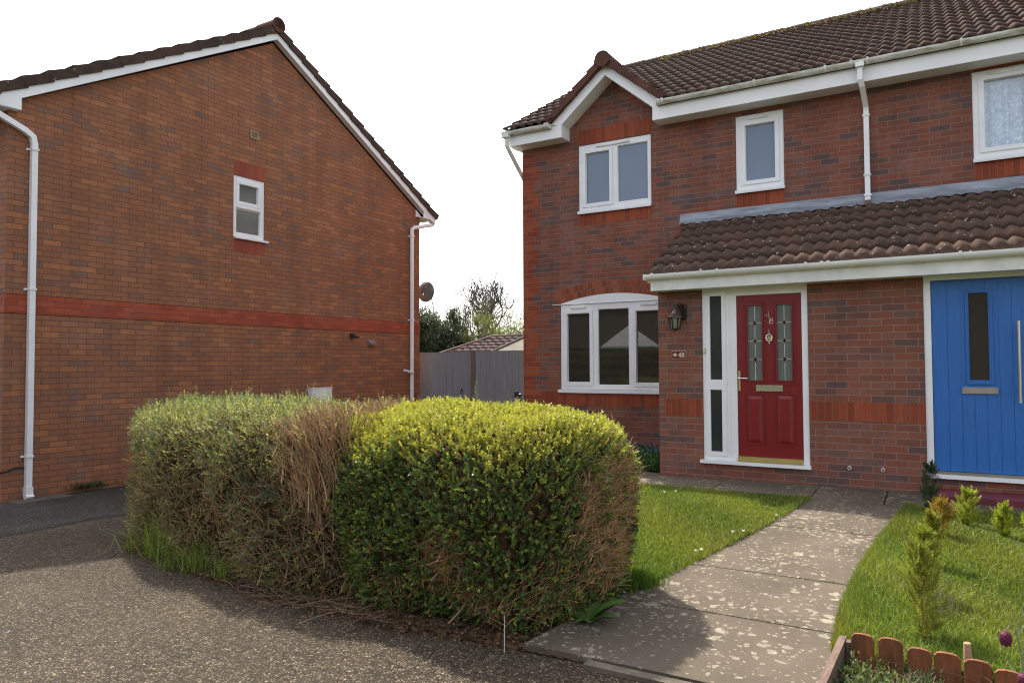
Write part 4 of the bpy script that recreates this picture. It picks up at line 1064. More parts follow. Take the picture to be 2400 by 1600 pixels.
def hedge_shell(loop, sa, sb, ztop, zbase, inset=0., rings=34, amp=1., prof=PROF):
    L = closed_cat(loop); sa, sb = np.array(sa, float), np.array(sb, float)
    d = sb-sa; t = np.clip(((L-sa)@d)/(d@d), 0, 1); S = sa+t[:, None]*d
    tt = np.linspace(0, 1, rings); k = np.linspace(0, 1, len(prof)); R = np.interp(tt, k, prof[:, 0]); H = np.interp(tt, k, prof[:, 1])
    out = []
    dl = np.linalg.norm(L-S, axis=1, keepdims=True)
    for r, h in zip(R, H):
        Q = S+(L-S)*np.maximum(r-inset/dl*min(1, r*1.2), .01)
        zb = zbase(Q[:, 0]); zt = ztop(Q[:, 0], Q[:, 1])-inset
        out.append(np.concatenate([Q, (zb+(zt-zb)*h)[:, None]], 1))
    G = np.stack(out); n = G.shape[1]
    idx = np.arange(rings*n).reshape(rings, n)
    F = np.stack([idx[:-1, :], np.roll(idx, -1, 1)[:-1, :], np.roll(idx, -1, 1)[1:, :], idx[1:, :]], -1).reshape(-1, 4)
    F = np.concatenate([F, [[idx[-1, i], idx[-1, (i+1) % n], idx[-1, (i+n//2) % n], idx[-1, (i+n//2-1) % n]] for i in range(0, n//2)]])
    V = G.reshape(-1, 3); fn = nrm(np.cross(V[F[:, 1]]-V[F[:, 0]], V[F[:, 3]]-V[F[:, 0]]))
    vn = np.zeros_like(V)
    for c in range(4): np.add.at(vn, F[:, c], fn)
    vn = nrm(vn); 
    V = V+vn*lump(V, amp)[:, None]
    return V, F, vn
def sample(V, F, vn, n):
    A, B, C_, D = V[F[:, 0]], V[F[:, 1]], V[F[:, 2]], V[F[:, 3]]
    ar = np.linalg.norm(np.cross(C_-A, D-B), axis=1)*.5; f = rng.choice(len(F), n, p=ar/ar.sum())
    u, v = rng.random(n)[:, None], rng.random(n)[:, None]
    P = (1-u)*(1-v)*A[f]+u*(1-v)*B[f]+u*v*C_[f]+(1-u)*v*D[f]
    N_ = (1-u)*(1-v)*vn[F[f, 0]]+u*(1-v)*vn[F[f, 1]]+u*v*vn[F[f, 2]]+(1-u)*v*vn[F[f, 3]]
    return P, nrm(N_)
def twig_paths(P, D, L, m=5, bend=.35, r0=.0032, r1=.0014):
    S = len(P); t = np.linspace(0, 1, m)[None, :, None]
    B = rand_unit(S)[:, None, :]; L = np.asarray(L)[:, None, None]
    pts = P[:, None, :]+D[:, None, :]*L*t+B*L*bend*(t**2-t*.4)
    return pts, np.repeat(np.linspace(r0, r1, m)[None], S, 0)*rng.uniform(.7, 1.4, (S, 1))
UP = np.array([0, 0, 1.])

# ---- box hedge
BOX_LOOP = [(-3.62, 3.66), (-3.22, 3.36), (-2.6, 3.28), (-2.05, 3.30), (-1.74, 3.52), (-1.59, 3.95), (-1.61, 4.33), (-1.82, 4.62), (-2.5, 4.68), (-3.4, 4.66), (-3.78, 4.2)]
HB = Thing('box_hedge', (-2.5, 4., -.02), 'clipped box hedge with bright yellow-green tips and a bare twiggy end beside the path', 'hedge')
bx_top = lambda x, y: 1.205-.02*(x+2.6)+.022*np.sin(x*2.6+1)+.02*np.sin(x*6+y*5)
bx_base = lambda x: z_drive(x)-.01
V, F, vn = hedge_shell(BOX_LOOP, (-3.0, 4.02), (-2.12, 4.0), bx_top, bx_base, inset=.085, prof=PROF_ROUND)
np_mesh('woody_core', V, F, 'core', None, HB, HB.base, True)
V, F, vn = hedge_shell(BOX_LOOP, (-3.0, 4.02), (-2.12, 4.0), bx_top, bx_base, inset=.035, prof=PROF_ROUND)
def box_dead(P, zr):
    y0 = 3.66+.06*np.sin(zr*9)+.10*(zr-.5)
    d = np.clip((P[:, 0]+1.98)/.16, 0, 1)*np.clip((P[:, 1]-y0+.06)/.22, 0, 1)*np.clip((4.42+.04*np.sin(zr*13)-P[:, 1])/.10, 0, 1)*np.clip((zr-.05)/.12, 0, 1)*np.clip((.84-zr)/.20, 0, 1)*1.35
    g = lambda c, s: np.exp(-np.sum(((P-np.array(c))/np.array(s))**2, 1))
    d = d*np.clip(.62+.5*np.sin(P[:, 1]*23+3*np.sin(P[:, 2]*15))*np.sin(P[:, 2]*19), .35, 1)+.0
    for a, c, s in ((.85, (-2.40, 3.3, .34), (.17, .3, .20)), (.8, (-2.22, 3.3, .17), (.22, .3, .12)), (.35, (-2.85, 3.3, .15), (.2, .3, .12)), (.55, (-1.80, 3.5, .20), (.14, .25, .16))): d = np.maximum(d, a*g(c, s))
    return d
P, Nn = sample(V, F, vn, 20500)
zr = (P[:, 2]-bx_base(P[:, 0]))/1.25
dead = box_dead(P, zr)
gap = np.sin(P[:, 0]*8.3+1.9*np.sin(P[:, 2]*6.1))*np.sin(P[:, 2]*9.7+1.4*np.sin(P[:, 0]*5.)+P[:, 1]*4)
keep = (rng.random(len(P)) > dead*.97) & ((gap < .74) | (zr > .72) | (rng.random(len(P)) < .3))
P, Nn, zr = P[keep], Nn[keep], zr[keep]
n = len(P)
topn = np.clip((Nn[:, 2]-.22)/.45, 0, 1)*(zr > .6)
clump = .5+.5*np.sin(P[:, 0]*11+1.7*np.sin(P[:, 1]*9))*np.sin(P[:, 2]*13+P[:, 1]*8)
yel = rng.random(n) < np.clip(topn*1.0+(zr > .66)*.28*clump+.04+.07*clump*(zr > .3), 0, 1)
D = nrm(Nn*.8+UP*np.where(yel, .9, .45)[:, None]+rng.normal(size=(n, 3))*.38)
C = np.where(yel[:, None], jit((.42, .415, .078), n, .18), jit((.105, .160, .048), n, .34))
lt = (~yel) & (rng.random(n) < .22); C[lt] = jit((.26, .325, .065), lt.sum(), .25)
old = (~yel) & (rng.random(n) < .03); C[old] = jit((.24, .15, .08), old.sum(), .25)
P0 = P-Nn*rng.uniform(.0, .05, (n, 1))
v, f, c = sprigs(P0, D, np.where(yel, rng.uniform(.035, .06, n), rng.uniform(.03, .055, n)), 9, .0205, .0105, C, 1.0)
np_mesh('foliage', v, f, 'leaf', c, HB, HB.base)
# bare twigs: a thin scatter everywhere, thick over the dead places
P, Nn = sample(V, F, vn, 90000)
zr = (P[:, 2]-bx_base(P[:, 0]))/1.25
dead = box_dead(P, zr)
keep = rng.random(len(P)) < np.maximum(dead*.75, .010*(zr < .9)); P, Nn = P[keep], Nn[keep]; n = len(P)
side = (Nn[:, 0] > .3)[:, None]
D = np.where(side, nrm(np.array([.22, .8, .36])+rng.normal(size=(n, 3))*.34), nrm(Nn*.4+UP*.55+np.array([-.3, 0, 0])+rng.normal(size=(n, 3))*.45))
L = rng.uniform(.06, .20, n)
pts, R = twig_paths(P-D*L[:, None]*.55-Nn*rng.uniform(.0, .06, (n, 1)), D, L, bend=.55, r0=.0018, r1=.0008)
v, f, c = tubes(pts, R, jit((.40, .25, .118), n, .38))
Pq, Nq = sample(V, F, vn, 2600); kq = rng.random(len(Pq)) < box_dead(Pq, (Pq[:, 2]-bx_base(Pq[:, 0]))/1.25)*.14; Pq, Nq = Pq[kq], Nq[kq]; nq = len(Pq)
Dq = nrm(np.array([.25, .6, .6])+rng.normal(size=(nq, 3))*.45); Lq = rng.uniform(.2, .45, nq); pts, R = twig_paths(Pq-Dq*Lq[:, None]*.6-Nq*.07, Dq, Lq, bend=.45, r0=.0042, r1=.0018)
v2, f2, c2 = tubes(pts, R, jit((.21, .135, .078), nq, .25), 5); v, f, c = join([(v, f, c), (v2, f2, c2)]); np_mesh('bare_twigs', v, f, 'twig', c, HB, HB.base)

# ---- mixed hedge
MIX_LOOP = [(-6.72, 4.45), (-6.48, 3.98), (-5.9, 3.66), (-5.0, 3.46), (-4.1, 3.36), (-3.4, 3.36), (-3.05, 3.62), (-2.95, 4.3), (-3.3, 4.66), (-4.4, 4.78), (-5.5, 5.0), (-6.3, 5.15), (-6.75, 4.95)]
HM = Thing('mixed_hedge', (-5., 4.2, -.06), 'sparse straggly clipped hedge of small leaves, rosemary and brown dead stems', 'hedge')
mx_top = lambda x, y: 1.21+.012*(x+3.5)+.025*np.sin(x*2.7)
mx_base = lambda x: z_drive(x)-.01
V, F, vn = hedge_shell(MIX_LOOP, (-6.1, 4.45), (-3.5, 4.02), mx_top, mx_base, inset=.11)
np_mesh('woody_core', V, F, 'core', None, HM, HM.base, True)
V, F, vn = hedge_shell(MIX_LOOP, (-6.1, 4.45), (-3.5, 4.02), mx_top, mx_base, inset=.04, amp=1.2)
def deadzone(P):   # the browned fan of stems next to the box
    zr = (P[:, 2]-mx_base(P[:, 0]))/1.2
    lean = -3.36-.30*np.clip(zr-.35, 0, 1)
    e = .06*np.sin(P[:, 2]*17)+.05*np.sin(P[:, 2]*31+P[:, 1]*9)
    return np.exp(-((P[:, 0]-lean+e)/.36)**4)*np.clip((zr-.46+.10*np.sin(P[:, 0]*14))/.16, 0, 1)*.93
P, Nn = sample(V, F, vn, 22000); zr = (P[:, 2]-mx_base(P[:, 0]))/1.2
dz_ = deadzone(P); lowbrown = .72*np.exp(-((zr-.42)/.30)**2)*(Nn[:, 2] < .5)
keep = (rng.random(len(P)) > dz_*.86) & (rng.random(len(P)) > lowbrown); P, Nn, zr = P[keep], Nn[keep], zr[keep]; n = len(P)
topn = np.clip((Nn[:, 2]-.25)/.4, 0, 1)
D = nrm(Nn*.8+UP*.5+rng.normal(size=(n, 3))*.5)
C = jit((.235, .245, .075), n, .3); a = rng.random(n) < .35+.4*topn; C[a] = jit((.40, .41, .13), a.sum(), .25)
b = rng.random(n) < .30; C[b] = jit((.12, .155, .075), b.sum(), .25)
v, f, c = sprigs(P-Nn*rng.uniform(0, .06, (n, 1)), D, rng.uniform(.04, .085, n), 8, .0135, .0085, C, 1.0)
k_ = rng.random(n) < (.012*(Nn[:, 2] > .45)+.003); Ps, Ds = P[k_], nrm(UP*.8+Nn[k_]*.4+rng.normal(size=(k_.sum(), 3))*.35)
v2, f2, c2 = sprigs(Ps, Ds, rng.uniform(.08, .19, len(Ps)), 12, .014, .009, jit((.36, .38, .11), len(Ps), .2), 1.1); v, f, c = join([(v, f, c), (v2, f2, c2)])
np_mesh('foliage', v, f, 'leaf', c, HM, HM.base)
# rosemary sprays in drifts
P, Nn = sample(V, F, vn, 9000); zr = (P[:, 2]-mx_base(P[:, 0]))/1.2
spots = [(-6.45, 3.9, 1.0, .30, .25), (-5.55, 3.6, .80, .28, .42), (-4.55, 3.5, .88, .42, .30), (-4.9, 4.3, 1.2, .5, .2), (-6.35, 4.0, .25, .25, .35), (-6.0, 4.4, 1.18, .4, .2), (-4.0, 3.4, .62, .35, .35), (-3.9, 3.4, .25, .3, .15)]
w_ = np.zeros(len(P))
for x, y, z, sx, sz in spots: w_ = np.maximum(w_, np.exp(-((P[:, 0]-x)/sx)**2-((P[:, 2]-z)/sz)**2-((P[:, 1]-y)/.5)**2))
keep = (rng.random(len(P)) < w_*.42+.006) & (rng.random(len(P)) > deadzone(P)*.9); P, Nn = P[keep], Nn[keep]; n = len(P)
D = nrm(Nn*.55+UP*.8+rng.normal(size=(n, 3))*.35)
v, f, c = sprigs(P-Nn*.03, D, rng.uniform(.07, .12, n), 18, .021, .0042, jit((.155, .205, .125), n, .22), .85)
np_mesh('rosemary', v, f, 'leaf_soft', c, HM, HM.base)
fl_ = rng.random(n) < .12; Pf = P[fl_]+D[fl_]*.07; nf = len(Pf)
v, f, c = sprigs(Pf, nrm(Nn[fl_]+UP*.3), np.full(nf, .012), 4, .010, .006, jit((.30, .33, .55), nf, .15), 1.3); np_mesh('flowers', v, f, 'petal', c, HM, HM.base)
# stems
P, Nn = sample(V, F, vn, 52000); zr = (P[:, 2]-mx_base(P[:, 0]))/1.2; dz_ = deadzone(P)
keep = rng.random(len(P)) < np.maximum(dz_*.62, .26*np.clip(1.15-zr, .2, 1)); P, Nn, dz_ = P[keep], Nn[keep], dz_[keep]; n = len(P)
fan = nrm(np.stack([(P[:, 0]+3.30)*1.1, -.12+0*P[:, 0], np.full(n, .8)], 1))
D = np.where((dz_ > .3)[:, None], nrm(fan+rng.normal(size=(n, 3))*.26), nrm(Nn*.45+UP*.45+rng.normal(size=(n, 3))*.6))
L = np.where(dz_ > .3, rng.uniform(.12, .30, n), rng.uniform(.08, .22, n))*np.clip((1.06-zr[keep])*4+.35, .3, 1)
pts, R = twig_paths(P-D*L[:, None]*.6-Nn*rng.uniform(-.015, .05, (n, 1)), D, L, bend=.26, r0=.0024, r1=.0012)
v, f, c = tubes(pts, R, np.where((dz_ > .3)[:, None], jit((.38, .235, .125), n, .34), jit((.34, .225, .12), n, .34))); np_mesh('bare_stems', v, f, 'twig', c, HM, HM.base)
# a tall rosemary shoot between the hedges
P = np.array([[-2.93, 4.45, 1.22]]); v, f, c = sprigs(np.repeat(P, 1, 0), np.array([[.08, 0, 1.]]), np.array([.16]), 34, .036, .005, jit((.17, .21, .15), 1, .05), .8)
RS = Thing('rosemary_shoot', P[0], 'single pale rosemary shoot standing up between the two hedges', 'shoot')
np_mesh('leaves', v, f, 'leaf_soft', c, RS, RS.base)
pts, R = twig_paths(P-UP*.1, np.array([[.08, 0, 1.]]), [.27], bend=.05); v, f, c = tubes(pts, R, jit((.2, .19, .13), 1)); np_mesh('stem', v, f, 'twig', c, RS, RS.base)

# ---- leaf litter and ivy along the foot of the hedges
n = 3600; t = rng.random(n); x = -6.5+5.0*t; yb = np.interp(x, [-6.5, -5.9, -5, -4.1, -3.4, -2.6, -2.0, -1.6], [3.95, 3.66, 3.46, 3.34, 3.30, 3.24, 3.27, 3.5])
y = yb+rng.normal(0, .055, n)+.045-.05*(np.abs(x+3.2) < .7); P = np.stack([x, y, z_drive(x)+rng.uniform(.003, .04, n)*np.clip((y-yb+.08)*8, .1, 1)], 1)
D = nrm(rand_unit(n)*np.array([1, 1, .45])); C = jit((.15, .085, .05), n, .4); g = rng.random(n) < .12; C[g] = jit((.07, .10, .05), g.sum(), .3)
L = rng.uniform(.012, .034, n)
v, f, c = leaf_quads(P, D, nrm(UP+rng.normal(size=(n, 3))*.6), L, L*.6, C, .3)
LL = np_mesh('leaf_litter', v, f, 'leaf_soft', c, base=(-4, 3.4, 0)); tag(LL, 'drift of dead brown leaves along the foot of the hedges', 'leaf litter', kind='stuff')
n = 190; x = rng.uniform(-4.2, -2.8, n); yb = np.interp(x, [-6.5, -5.9, -5, -4.1, -3.4, -2.6], [3.95, 3.66, 3.46, 3.34, 3.30, 3.24])
P = np.stack([x, yb+rng.normal(0, .04, n)-.02, z_drive(x)+.02+.02*rng.random(n)], 1); D = nrm(rand_unit(n)*np.array([1, 1, .1]))
L = rng.uniform(.06, .28, n); pts, R = twig_paths(P, D, L, bend=.4, r0=.0022, r1=.0016); pts[..., 2] = np.maximum(pts[..., 2], z_drive(pts[..., 0])+.006)
v, f, c = tubes(pts, R, jit((.20, .125, .08), n, .35)); TL = np_mesh('fallen_twigs', v, f, 'twig', c); tag(TL, 'tangle of dry twigs lying at the foot of the straggly hedge', 'twigs', kind='stuff')

# ================================================================== GRASS
def blades(P, h, w, C, lean=.5, three=False):
    n = len(P); a = rng.uniform(0, 2*np.pi, n); wd = np.stack([np.cos(a), np.sin(a), 0*a], 1); ln = nrm(np.stack([rng.normal(size=n), rng.normal(size=n), 0*a], 1))*rng.random((n, 1))*lean
    h = h[:, None]; w = w[:, None] if hasattr(w, 'shape') else w
    m = P+UP*h*.55+ln*h*.35; t = P+UP*h*(1-.25*np.linalg.norm(ln, axis=1, keepdims=True))+ln*h
    V = np.stack([P-wd*w, P+wd*w, m+wd*w*.8, m-wd*w*.8, t+wd*w*.12, t-wd*w*.12], 1); i = np.arange(n)[:, None]*6
    F = np.concatenate([i+np.array([[0, 1, 2, 3]]), i+np.array([[3, 2, 4, 5]])])
    return V.reshape(-1, 3), F, np.repeat(C, 6, 0)
from mathutils.geometry import tessellate_polygon
def in_poly(pts, x, y):
    c = np.zeros(len(x), bool); j = len(pts)-1
    for i in range(len(pts)):
        xi, yi = pts[i]; xj, yj = pts[j]
        k = ((yi > y) != (yj > y)) & (x < (xj-xi)*(y-yi)/(yj-yi+1e-12)+xi); c ^= k; j = i
    return c
def lawn_col(x, y, n):
    k = .5+.5*np.sin(x*2.1+1.3*np.sin(y*1.7))*np.cos(y*2.3+x); k2 = .5+.5*np.sin(x*5.3+y*4.1)
    base = np.array([.185, .265, .045])[None]*(1-.25*k[:, None])+np.array([.06, .025, .006])[None]*k2[:, None]
    C = np.clip(base*(1+rng.normal(size=(n, 1))*.28), .01, .9); d = rng.random(n) < .06; C[d] = jit((.28, .24, .10), d.sum(), .2)
    w_ = np.sin(x*1.3+2*np.sin(y*1.1))*np.sin(y*1.9+1.5*np.sin(x*2.2)); d = rng.random(n) < np.clip(w_-.35, 0, 1)*.55; C[d] = jit((.26, .255, .075), d.sum(), .2); return C
def lawn_grass(pts, x0, x1, y0, y1, n, label, hfun):
    x = rng.uniform(x0, x1, n); y = y0+(y1-y0)*rng.random(n)**1.25; k = in_poly(pts, x, y); x, y = x[k], y[k]; n = len(x)
    P = np.stack([x, y, z_lawn(x, y)-.008], 1); C = lawn_col(x, y, n)
    h = hfun(x, y)*rng.uniform(.55, 1.25, n)
    v, f, c = blades(P, h, rng.uniform(.0016, .0030, n)*(1+.1*y), C, .9)
    o = np_mesh('grass', v, f, 'grass', c); tag(o, label, 'grass', kind='stuff'); return o
lawn_grass(PL, -4.6, -1.05, 4.25, 7.8, 150000, 'sunlit lawn between the box hedge and the concrete path', lambda x, y: .040+.012*np.sin(x*3+y*2))
lawn_grass(PRt, -.5, 1.75, 3.80, 7.75, 120000, 'lawn of the blue-doored house planted with small conifers', lambda x, y: .052+.02*np.sin(x*4+y*3)+.018*(y < 4.3))
# shaggy edges over the path
n = 9000; y = 3.85+3.85*rng.random(n); x = np.array([interp_edge(RE, a) for a in y])+np.abs(rng.normal(0, .05, n))-.035
P = np.stack([x, y, z_lawn(x, y)], 1); C = lawn_col(x, y, n)*.95
v, f, c = blades(P, rng.uniform(.035, .085, n), rng.uniform(.0012, .0020, n), C, .7)
n = 2600; y = 4.3+3.4*rng.random(n); x = np.array([interp_edge(LE, a) for a in y])-np.abs(rng.normal(0, .05, n))+.02
P = np.stack([x, y, z_lawn(x, y)], 1)
v2, f2, c2 = blades(P, rng.uniform(.03, .075, n), rng.uniform(.002, .0034, n), lawn_col(x, y, n), 1.0)
n = 900; P = np.stack([rng.normal(-1.66, .06, n), rng.normal(4.45, .08, n), np.full(n, .06)], 1)
v3, f3, c3 = blades(P, rng.uniform(.06, .15, n), rng.uniform(.002, .004, n), jit((.09, .17, .02), n, .25), .9)
n = 420; yj = np.array(joints[1:4])[rng.integers(0, 3, n)]; a_ = rng.random(n)**.6; x = np.array([interp_edge(LE, q)+(interp_edge(RE, q)-interp_edge(LE, q))*t for q, t in zip(yj, a_)])
ok = np.sin(x*17+yj*5)+np.sin(x*31) > .35; x, yj = x[ok], yj[ok]; n = len(x)
v4, f4, c4 = blades(np.stack([x, yj+rng.normal(0, .006, n), z_lawn(x, yj)], 1), rng.uniform(.008, .026, n), rng.uniform(.002, .004, n), jit((.10, .15, .03), n, .25), 1.0)
v, f, c = join([(v, f, c), (v2, f2, c2), (v3, f3, c3), (v4, f4, c4)]); o = np_mesh('grass_fringe', v, f, 'grass', c); tag(o, 'shaggy grass fringe spilling over both edges of the path', 'grass', kind='stuff')
# tufts inside the foot of the mixed hedge
def tuft(cx, cy, z, n, r, hmin, hmax, col):
    P = np.stack([rng.normal(cx, r, n), rng.normal(cy, r*.5, n), np.full(n, z)], 1); return blades(P, rng.uniform(hmin, hmax, n), rng.uniform(.0014, .0026, n), jit(col, n, .28), .95)
gc = (.19, .27, .055)
tl = [tuft(-5.45, 3.62, -.06, 110, .10, .30, .52, gc), tuft(-5.15, 3.54, -.06, 90, .09, .20, .42, gc), tuft(-4.80, 3.48, -.05, 120, .09, .14, .34, gc),
      tuft(-4.45, 3.44, -.05, 60, .07, .10, .26, gc), tuft(-5.95, 3.68, -.08, 60, .07, .10, .24, (.22, .27, .08)), tuft(-5.05, 3.42, -.06, 70, .07, .06, .13, gc), tuft(-3.75, 3.37, -.05, 60, .1, .05, .14, (.14, .2, .05))]
v, f, c = join(tl); o = np_mesh('wild_grass', v, f, 'grass', c); tag(o, 'long bright grass growing up through the foot of the straggly hedge', 'grass', kind='stuff')
# weeds at the foot of the brown brick wall
for (u, s, k) in ((5.15, .10, 90), (5.0, .06, 50), (5.9, .09, 60)):
    b = l2w(.05, u, float(z_drive(np.array(-10.)))+.03); P = np.stack([rng.normal(b[0], s*.5, k), rng.normal(b[1], s*1.6, k), np.full(k, b[2])], 1)
    v, f, c = sprigs(P, nrm(UP+rng.normal(size=(k, 3))*.5), rng.uniform(.03, .09, k), 5, .03, .012, jit((.06, .10, .03), k, .25), 1.1)
    W = np_mesh('weed', v, f, 'leaf_soft', c, None, b); tag(W, 'small weeds rooted along the foot of the brown brick wall', 'weed', 'weeds along the brown brick wall')
# mat of blue-flowered plants beside the pillar
n = 1500; P = np.stack([rng.uniform(-4.6, -2.96, n), rng.uniform(8.8, 10.05, n), np.full(n, .15)], 1)
v, f, c = sprigs(P, nrm(UP+rng.normal(size=(n, 3))*.5), rng.uniform(.08, .22, n), 8, .05, .022, jit((.07, .15, .05), n, .28), 1.1)
GC = Thing('forget_me_not', (-3.6, 9.3, .15), 'patch of leafy forget-me-nots with blue flowers between the wall and the pillar', 'plant')
np_mesh('leaves', v, f, 'leaf_soft', c, GC, GC.base)
k = rng.random(n) < .10; v, f, c = sprigs(P[k]+UP*.2, nrm(UP+rng.normal(size=(k.sum(), 3))*.3), np.full(k.sum(), .02), 5, .02, .015, jit((.20, .26, .60), k.sum(), .1), 1.3); np_mesh('flowers', v, f, 'petal', c, GC, GC.base)
# broad-leaved weed at the hedge corner
DK = Thing('dock_plant', (-1.68, 3.72, .07), 'broad-leaved dock plant at the foot of the bare hedge end', 'weed')
m = []
for (a, L, W, up) in ((.3, .24, .075, .95), (1.0, .26, .08, .55), (-.35, .22, .07, .55), (1.7, .18, .06, .5), (2.6, .16, .06, .35), (-1.2, .13, .06, .4), (3.6, .14, .055, .3), (.7, .20, .06, .9), (-2.0, .10, .05, .3), (4.4, .12, .05, .3)):
    d = np.array([math.cos(a), math.sin(a), 0]); S = 8; row = []
    for k in range(S+1):
        t = k/S; p = np.array(DK.base)+d*(L*t)*math.cos(up*(1-.55*t))+UP*L*math.sin(up)*t*(1-.35*t)
        wv = W*.5*(max(0, math.sin(math.pi*min(1, .12+.88*t)))**.8)*(1 if k < S else .02); s = np.array([-d[1], d[0], 0])
        row += [p-s*wv+UP*wv*.35, p, p+s*wv+UP*wv*.35]
    Vv = np.array(row); idx = np.arange((S+1)*3).reshape(S+1, 3)
    Ff = np.concatenate([np.stack([idx[:-1, j], idx[:-1, j+1], idx[1:, j+1], idx[1:, j]], 1) for j in (0, 1)])
    lf_ = np_mesh('leaf', Vv, Ff, 'leaf_soft', np.repeat(jit((.085, .16, .04), 1, .15), len(Vv), 0), DK, DK.base, True)
# dry white stalk in front of the hedge
x, y = -1.93, 3.20; ST = MB(); ST.tube([(x, y, .01), (x+.002, y, .10), (x, y+.004, .21)], [.0028, .0025, .002], 6)
o = ST.build('dry_stalk', 'offwhite', None, base=(x, y, 0)); tag(o, 'thin pale dry stalk standing on the tarmac in front of the box hedge', 'stalk')
# daisies
for (x, y) in ((-1.40, 5.87), (-1.33, 5.93), (-1.48, 5.25), (-1.51, 5.20), (-2.33, 7.35), (-2.42, 7.25), (-1.20, 6.62)):
    z = float(z_lawn(np.array(x), np.array(y)))
    v, f, c = sprigs(np.array([[x, y, z+.045]]), np.array([[0, -.2, 1.]]), np.array([.004]), 12, .016, .007, np.array([[.78, .78, .74]]), 1.6)
    v2, f2, c2 = leaf_quads(np.array([[x-.005, y, z+.052]]), np.array([[1., 0, 0]]), np.array([[0, 0, 1.]]), np.array([.010]), np.array([.010]), np.array([[.6, .42, .03]]))
    v, f, c = join([(v, f, c), (v2, f2, c2)]); o = np_mesh('daisy', v, f, 'petal', c, None, (x, y, z)); tag(o, 'tiny white daisy open in the sunlit lawn by the path', 'daisy', 'daisies in the lawn')
# ================================================================== SMALL CONIFERS ON THE RIGHT LAWN
def conifer(x, y, h, r, col, label, seed, arms=46, lean=(0, 0), bare=0., group='small conifers planted in the right-hand lawn', wisp=None):
    global rng
    arms = int(arms*.95)
    keep_rng = rng; rng = np.random.default_rng(seed)
    z = float(z_lawn(np.array(x), np.array(y)))
    T = Thing('conifer', (x, y, z), label, 'conifer', group)
    top = np.array([x+lean[0], y+lean[1], z+h])
    ax = np.stack([np.array([x, y, z-.02])+(top-np.array([x, y, z]))*t+np.array([.01*math.sin(t*7+seed), .01*math.cos(t*5), 0]) for t in np.linspace(0, 1, 8)])[None]
    v, f, c = tubes(ax, np.linspace(.008, .002, 8)[None]*(1+h), jit((.12, .07, .04), 1), 5); np_mesh('stem', v, f, 'twig', c, T, T.base)
    t = np.sort(rng.uniform(.04+bare, .98, arms)); a = rng.uniform(0, 2*np.pi, arms)
    rr = r*(.16+.84*np.clip(t/.22, .45, 1)*np.clip(1.04-t, 0, 1)**.75)*rng.uniform(.6, 1.2, arms)
    B = np.array([x, y, z])+(top-np.array([x, y, z]))*t[:, None]
    up = .95+1.1*t
    D = nrm(np.stack([np.cos(a), np.sin(a), up], 1)); L = rr/np.maximum(np.linalg.norm(D[:, :2], axis=1), .3)
    if wisp:
        B = np.concatenate([B, [[x, y, z+wisp[2]]]]); D = np.concatenate([D, nrm(np.array([[wisp[0], wisp[1], .55]]))]); L = np.append(L, wisp[3])
    # secondary sprays along every arm, then scale leaves along each spray
    K = 9; P2 = []; D2 = []; L2 = []
    for k in range(K):
        q = (k+.5)/K; side = nrm(np.cross(D, UP+rng.normal(size=D.shape)*.2))*(1 if k % 2 else -1)
        P2.append(B+D*(L*q)[:, None]); D2.append(nrm(D*.9+side*.75*(1-.5*q)+UP*.25+rng.normal(size=D.shape)*.12)); L2.append(L*(.42*(1-.5*q))+.015)
    P2.append(B+D*(L*.6)[:, None]); D2.append(D); L2.append(L*.45)
    P2, D2, L2 = np.concatenate(P2), np.concatenate(D2), np.concatenate(L2)
    n = len(P2); C = jit(col, n, .22)
    v, f, c = sprigs(P2, D2, L2, 11, .019, .0046, C, .7)
    np_mesh('foliage', v, f, 'conifer', c, T, T.base)
    rng = keep_rng; return T
gold = (.28, .31, .045); lime = (.36, .41, .05); dark = (.07, .10, .05)
conifer(-.045, 4.22, .43, .13, (.25, .275, .042), 'tallest golden conifer sapling, nearest to the edging boards, with one long side shoot', 1, 70, (-.03, .05), wisp=(.9, .35, .16, .26))
conifer(-.055, 4.88, .40, .085, gold, 'golden conifer sapling second in the row from the edging boards', 2, 52)
conifer(-.02, 5.7, .35, .08, (.30, .30, .045), 'golden conifer sapling third in the row from the edging boards', 3, 46)
conifer(.045, 6.5, .26, .11, (.36, .25, .04), 'orange-tinged low conifer sapling behind the golden row', 4, 36)
conifer(-.035, 7.45, .42, .10, dark, 'dark green conifer sapling beside the maroon step', 5, 54)
conifer(.23, 7.05, .27, .095, lime, 'bushy lime-green conifer in front of the maroon step', 6, 54)
conifer(.455, 6.75, .24, .075, lime, 'slender lime-green conifer right of the bushy one by the maroon step', 7, 38)
conifer(.64, 6.60, .27, .085, lime, 'lime-green conifer cut by the right edge of the photo', 8, 44)
# grey stemmed little plant in the row
z = float(z_lawn(np.array(.02), np.array(4.75)))
LV = Thing('grey_shrub', (.015, 4.62, z), 'small dry grey-purple shrub between the golden conifers', 'shrub')
n = 80; v, f, c = sprigs(np.repeat([[.015, 4.62, z]], n, 0)+rng.normal(size=(n, 3))*np.array([.03, .03, 0]), nrm(UP+rng.normal(size=(n, 3))*.22), rng.uniform(.12, .26, n), 12, .012, .005, jit((.17, .15, .16), n, .2), .8)
np_mesh('stems', v, f, 'leaf_soft', c, LV, LV.base)

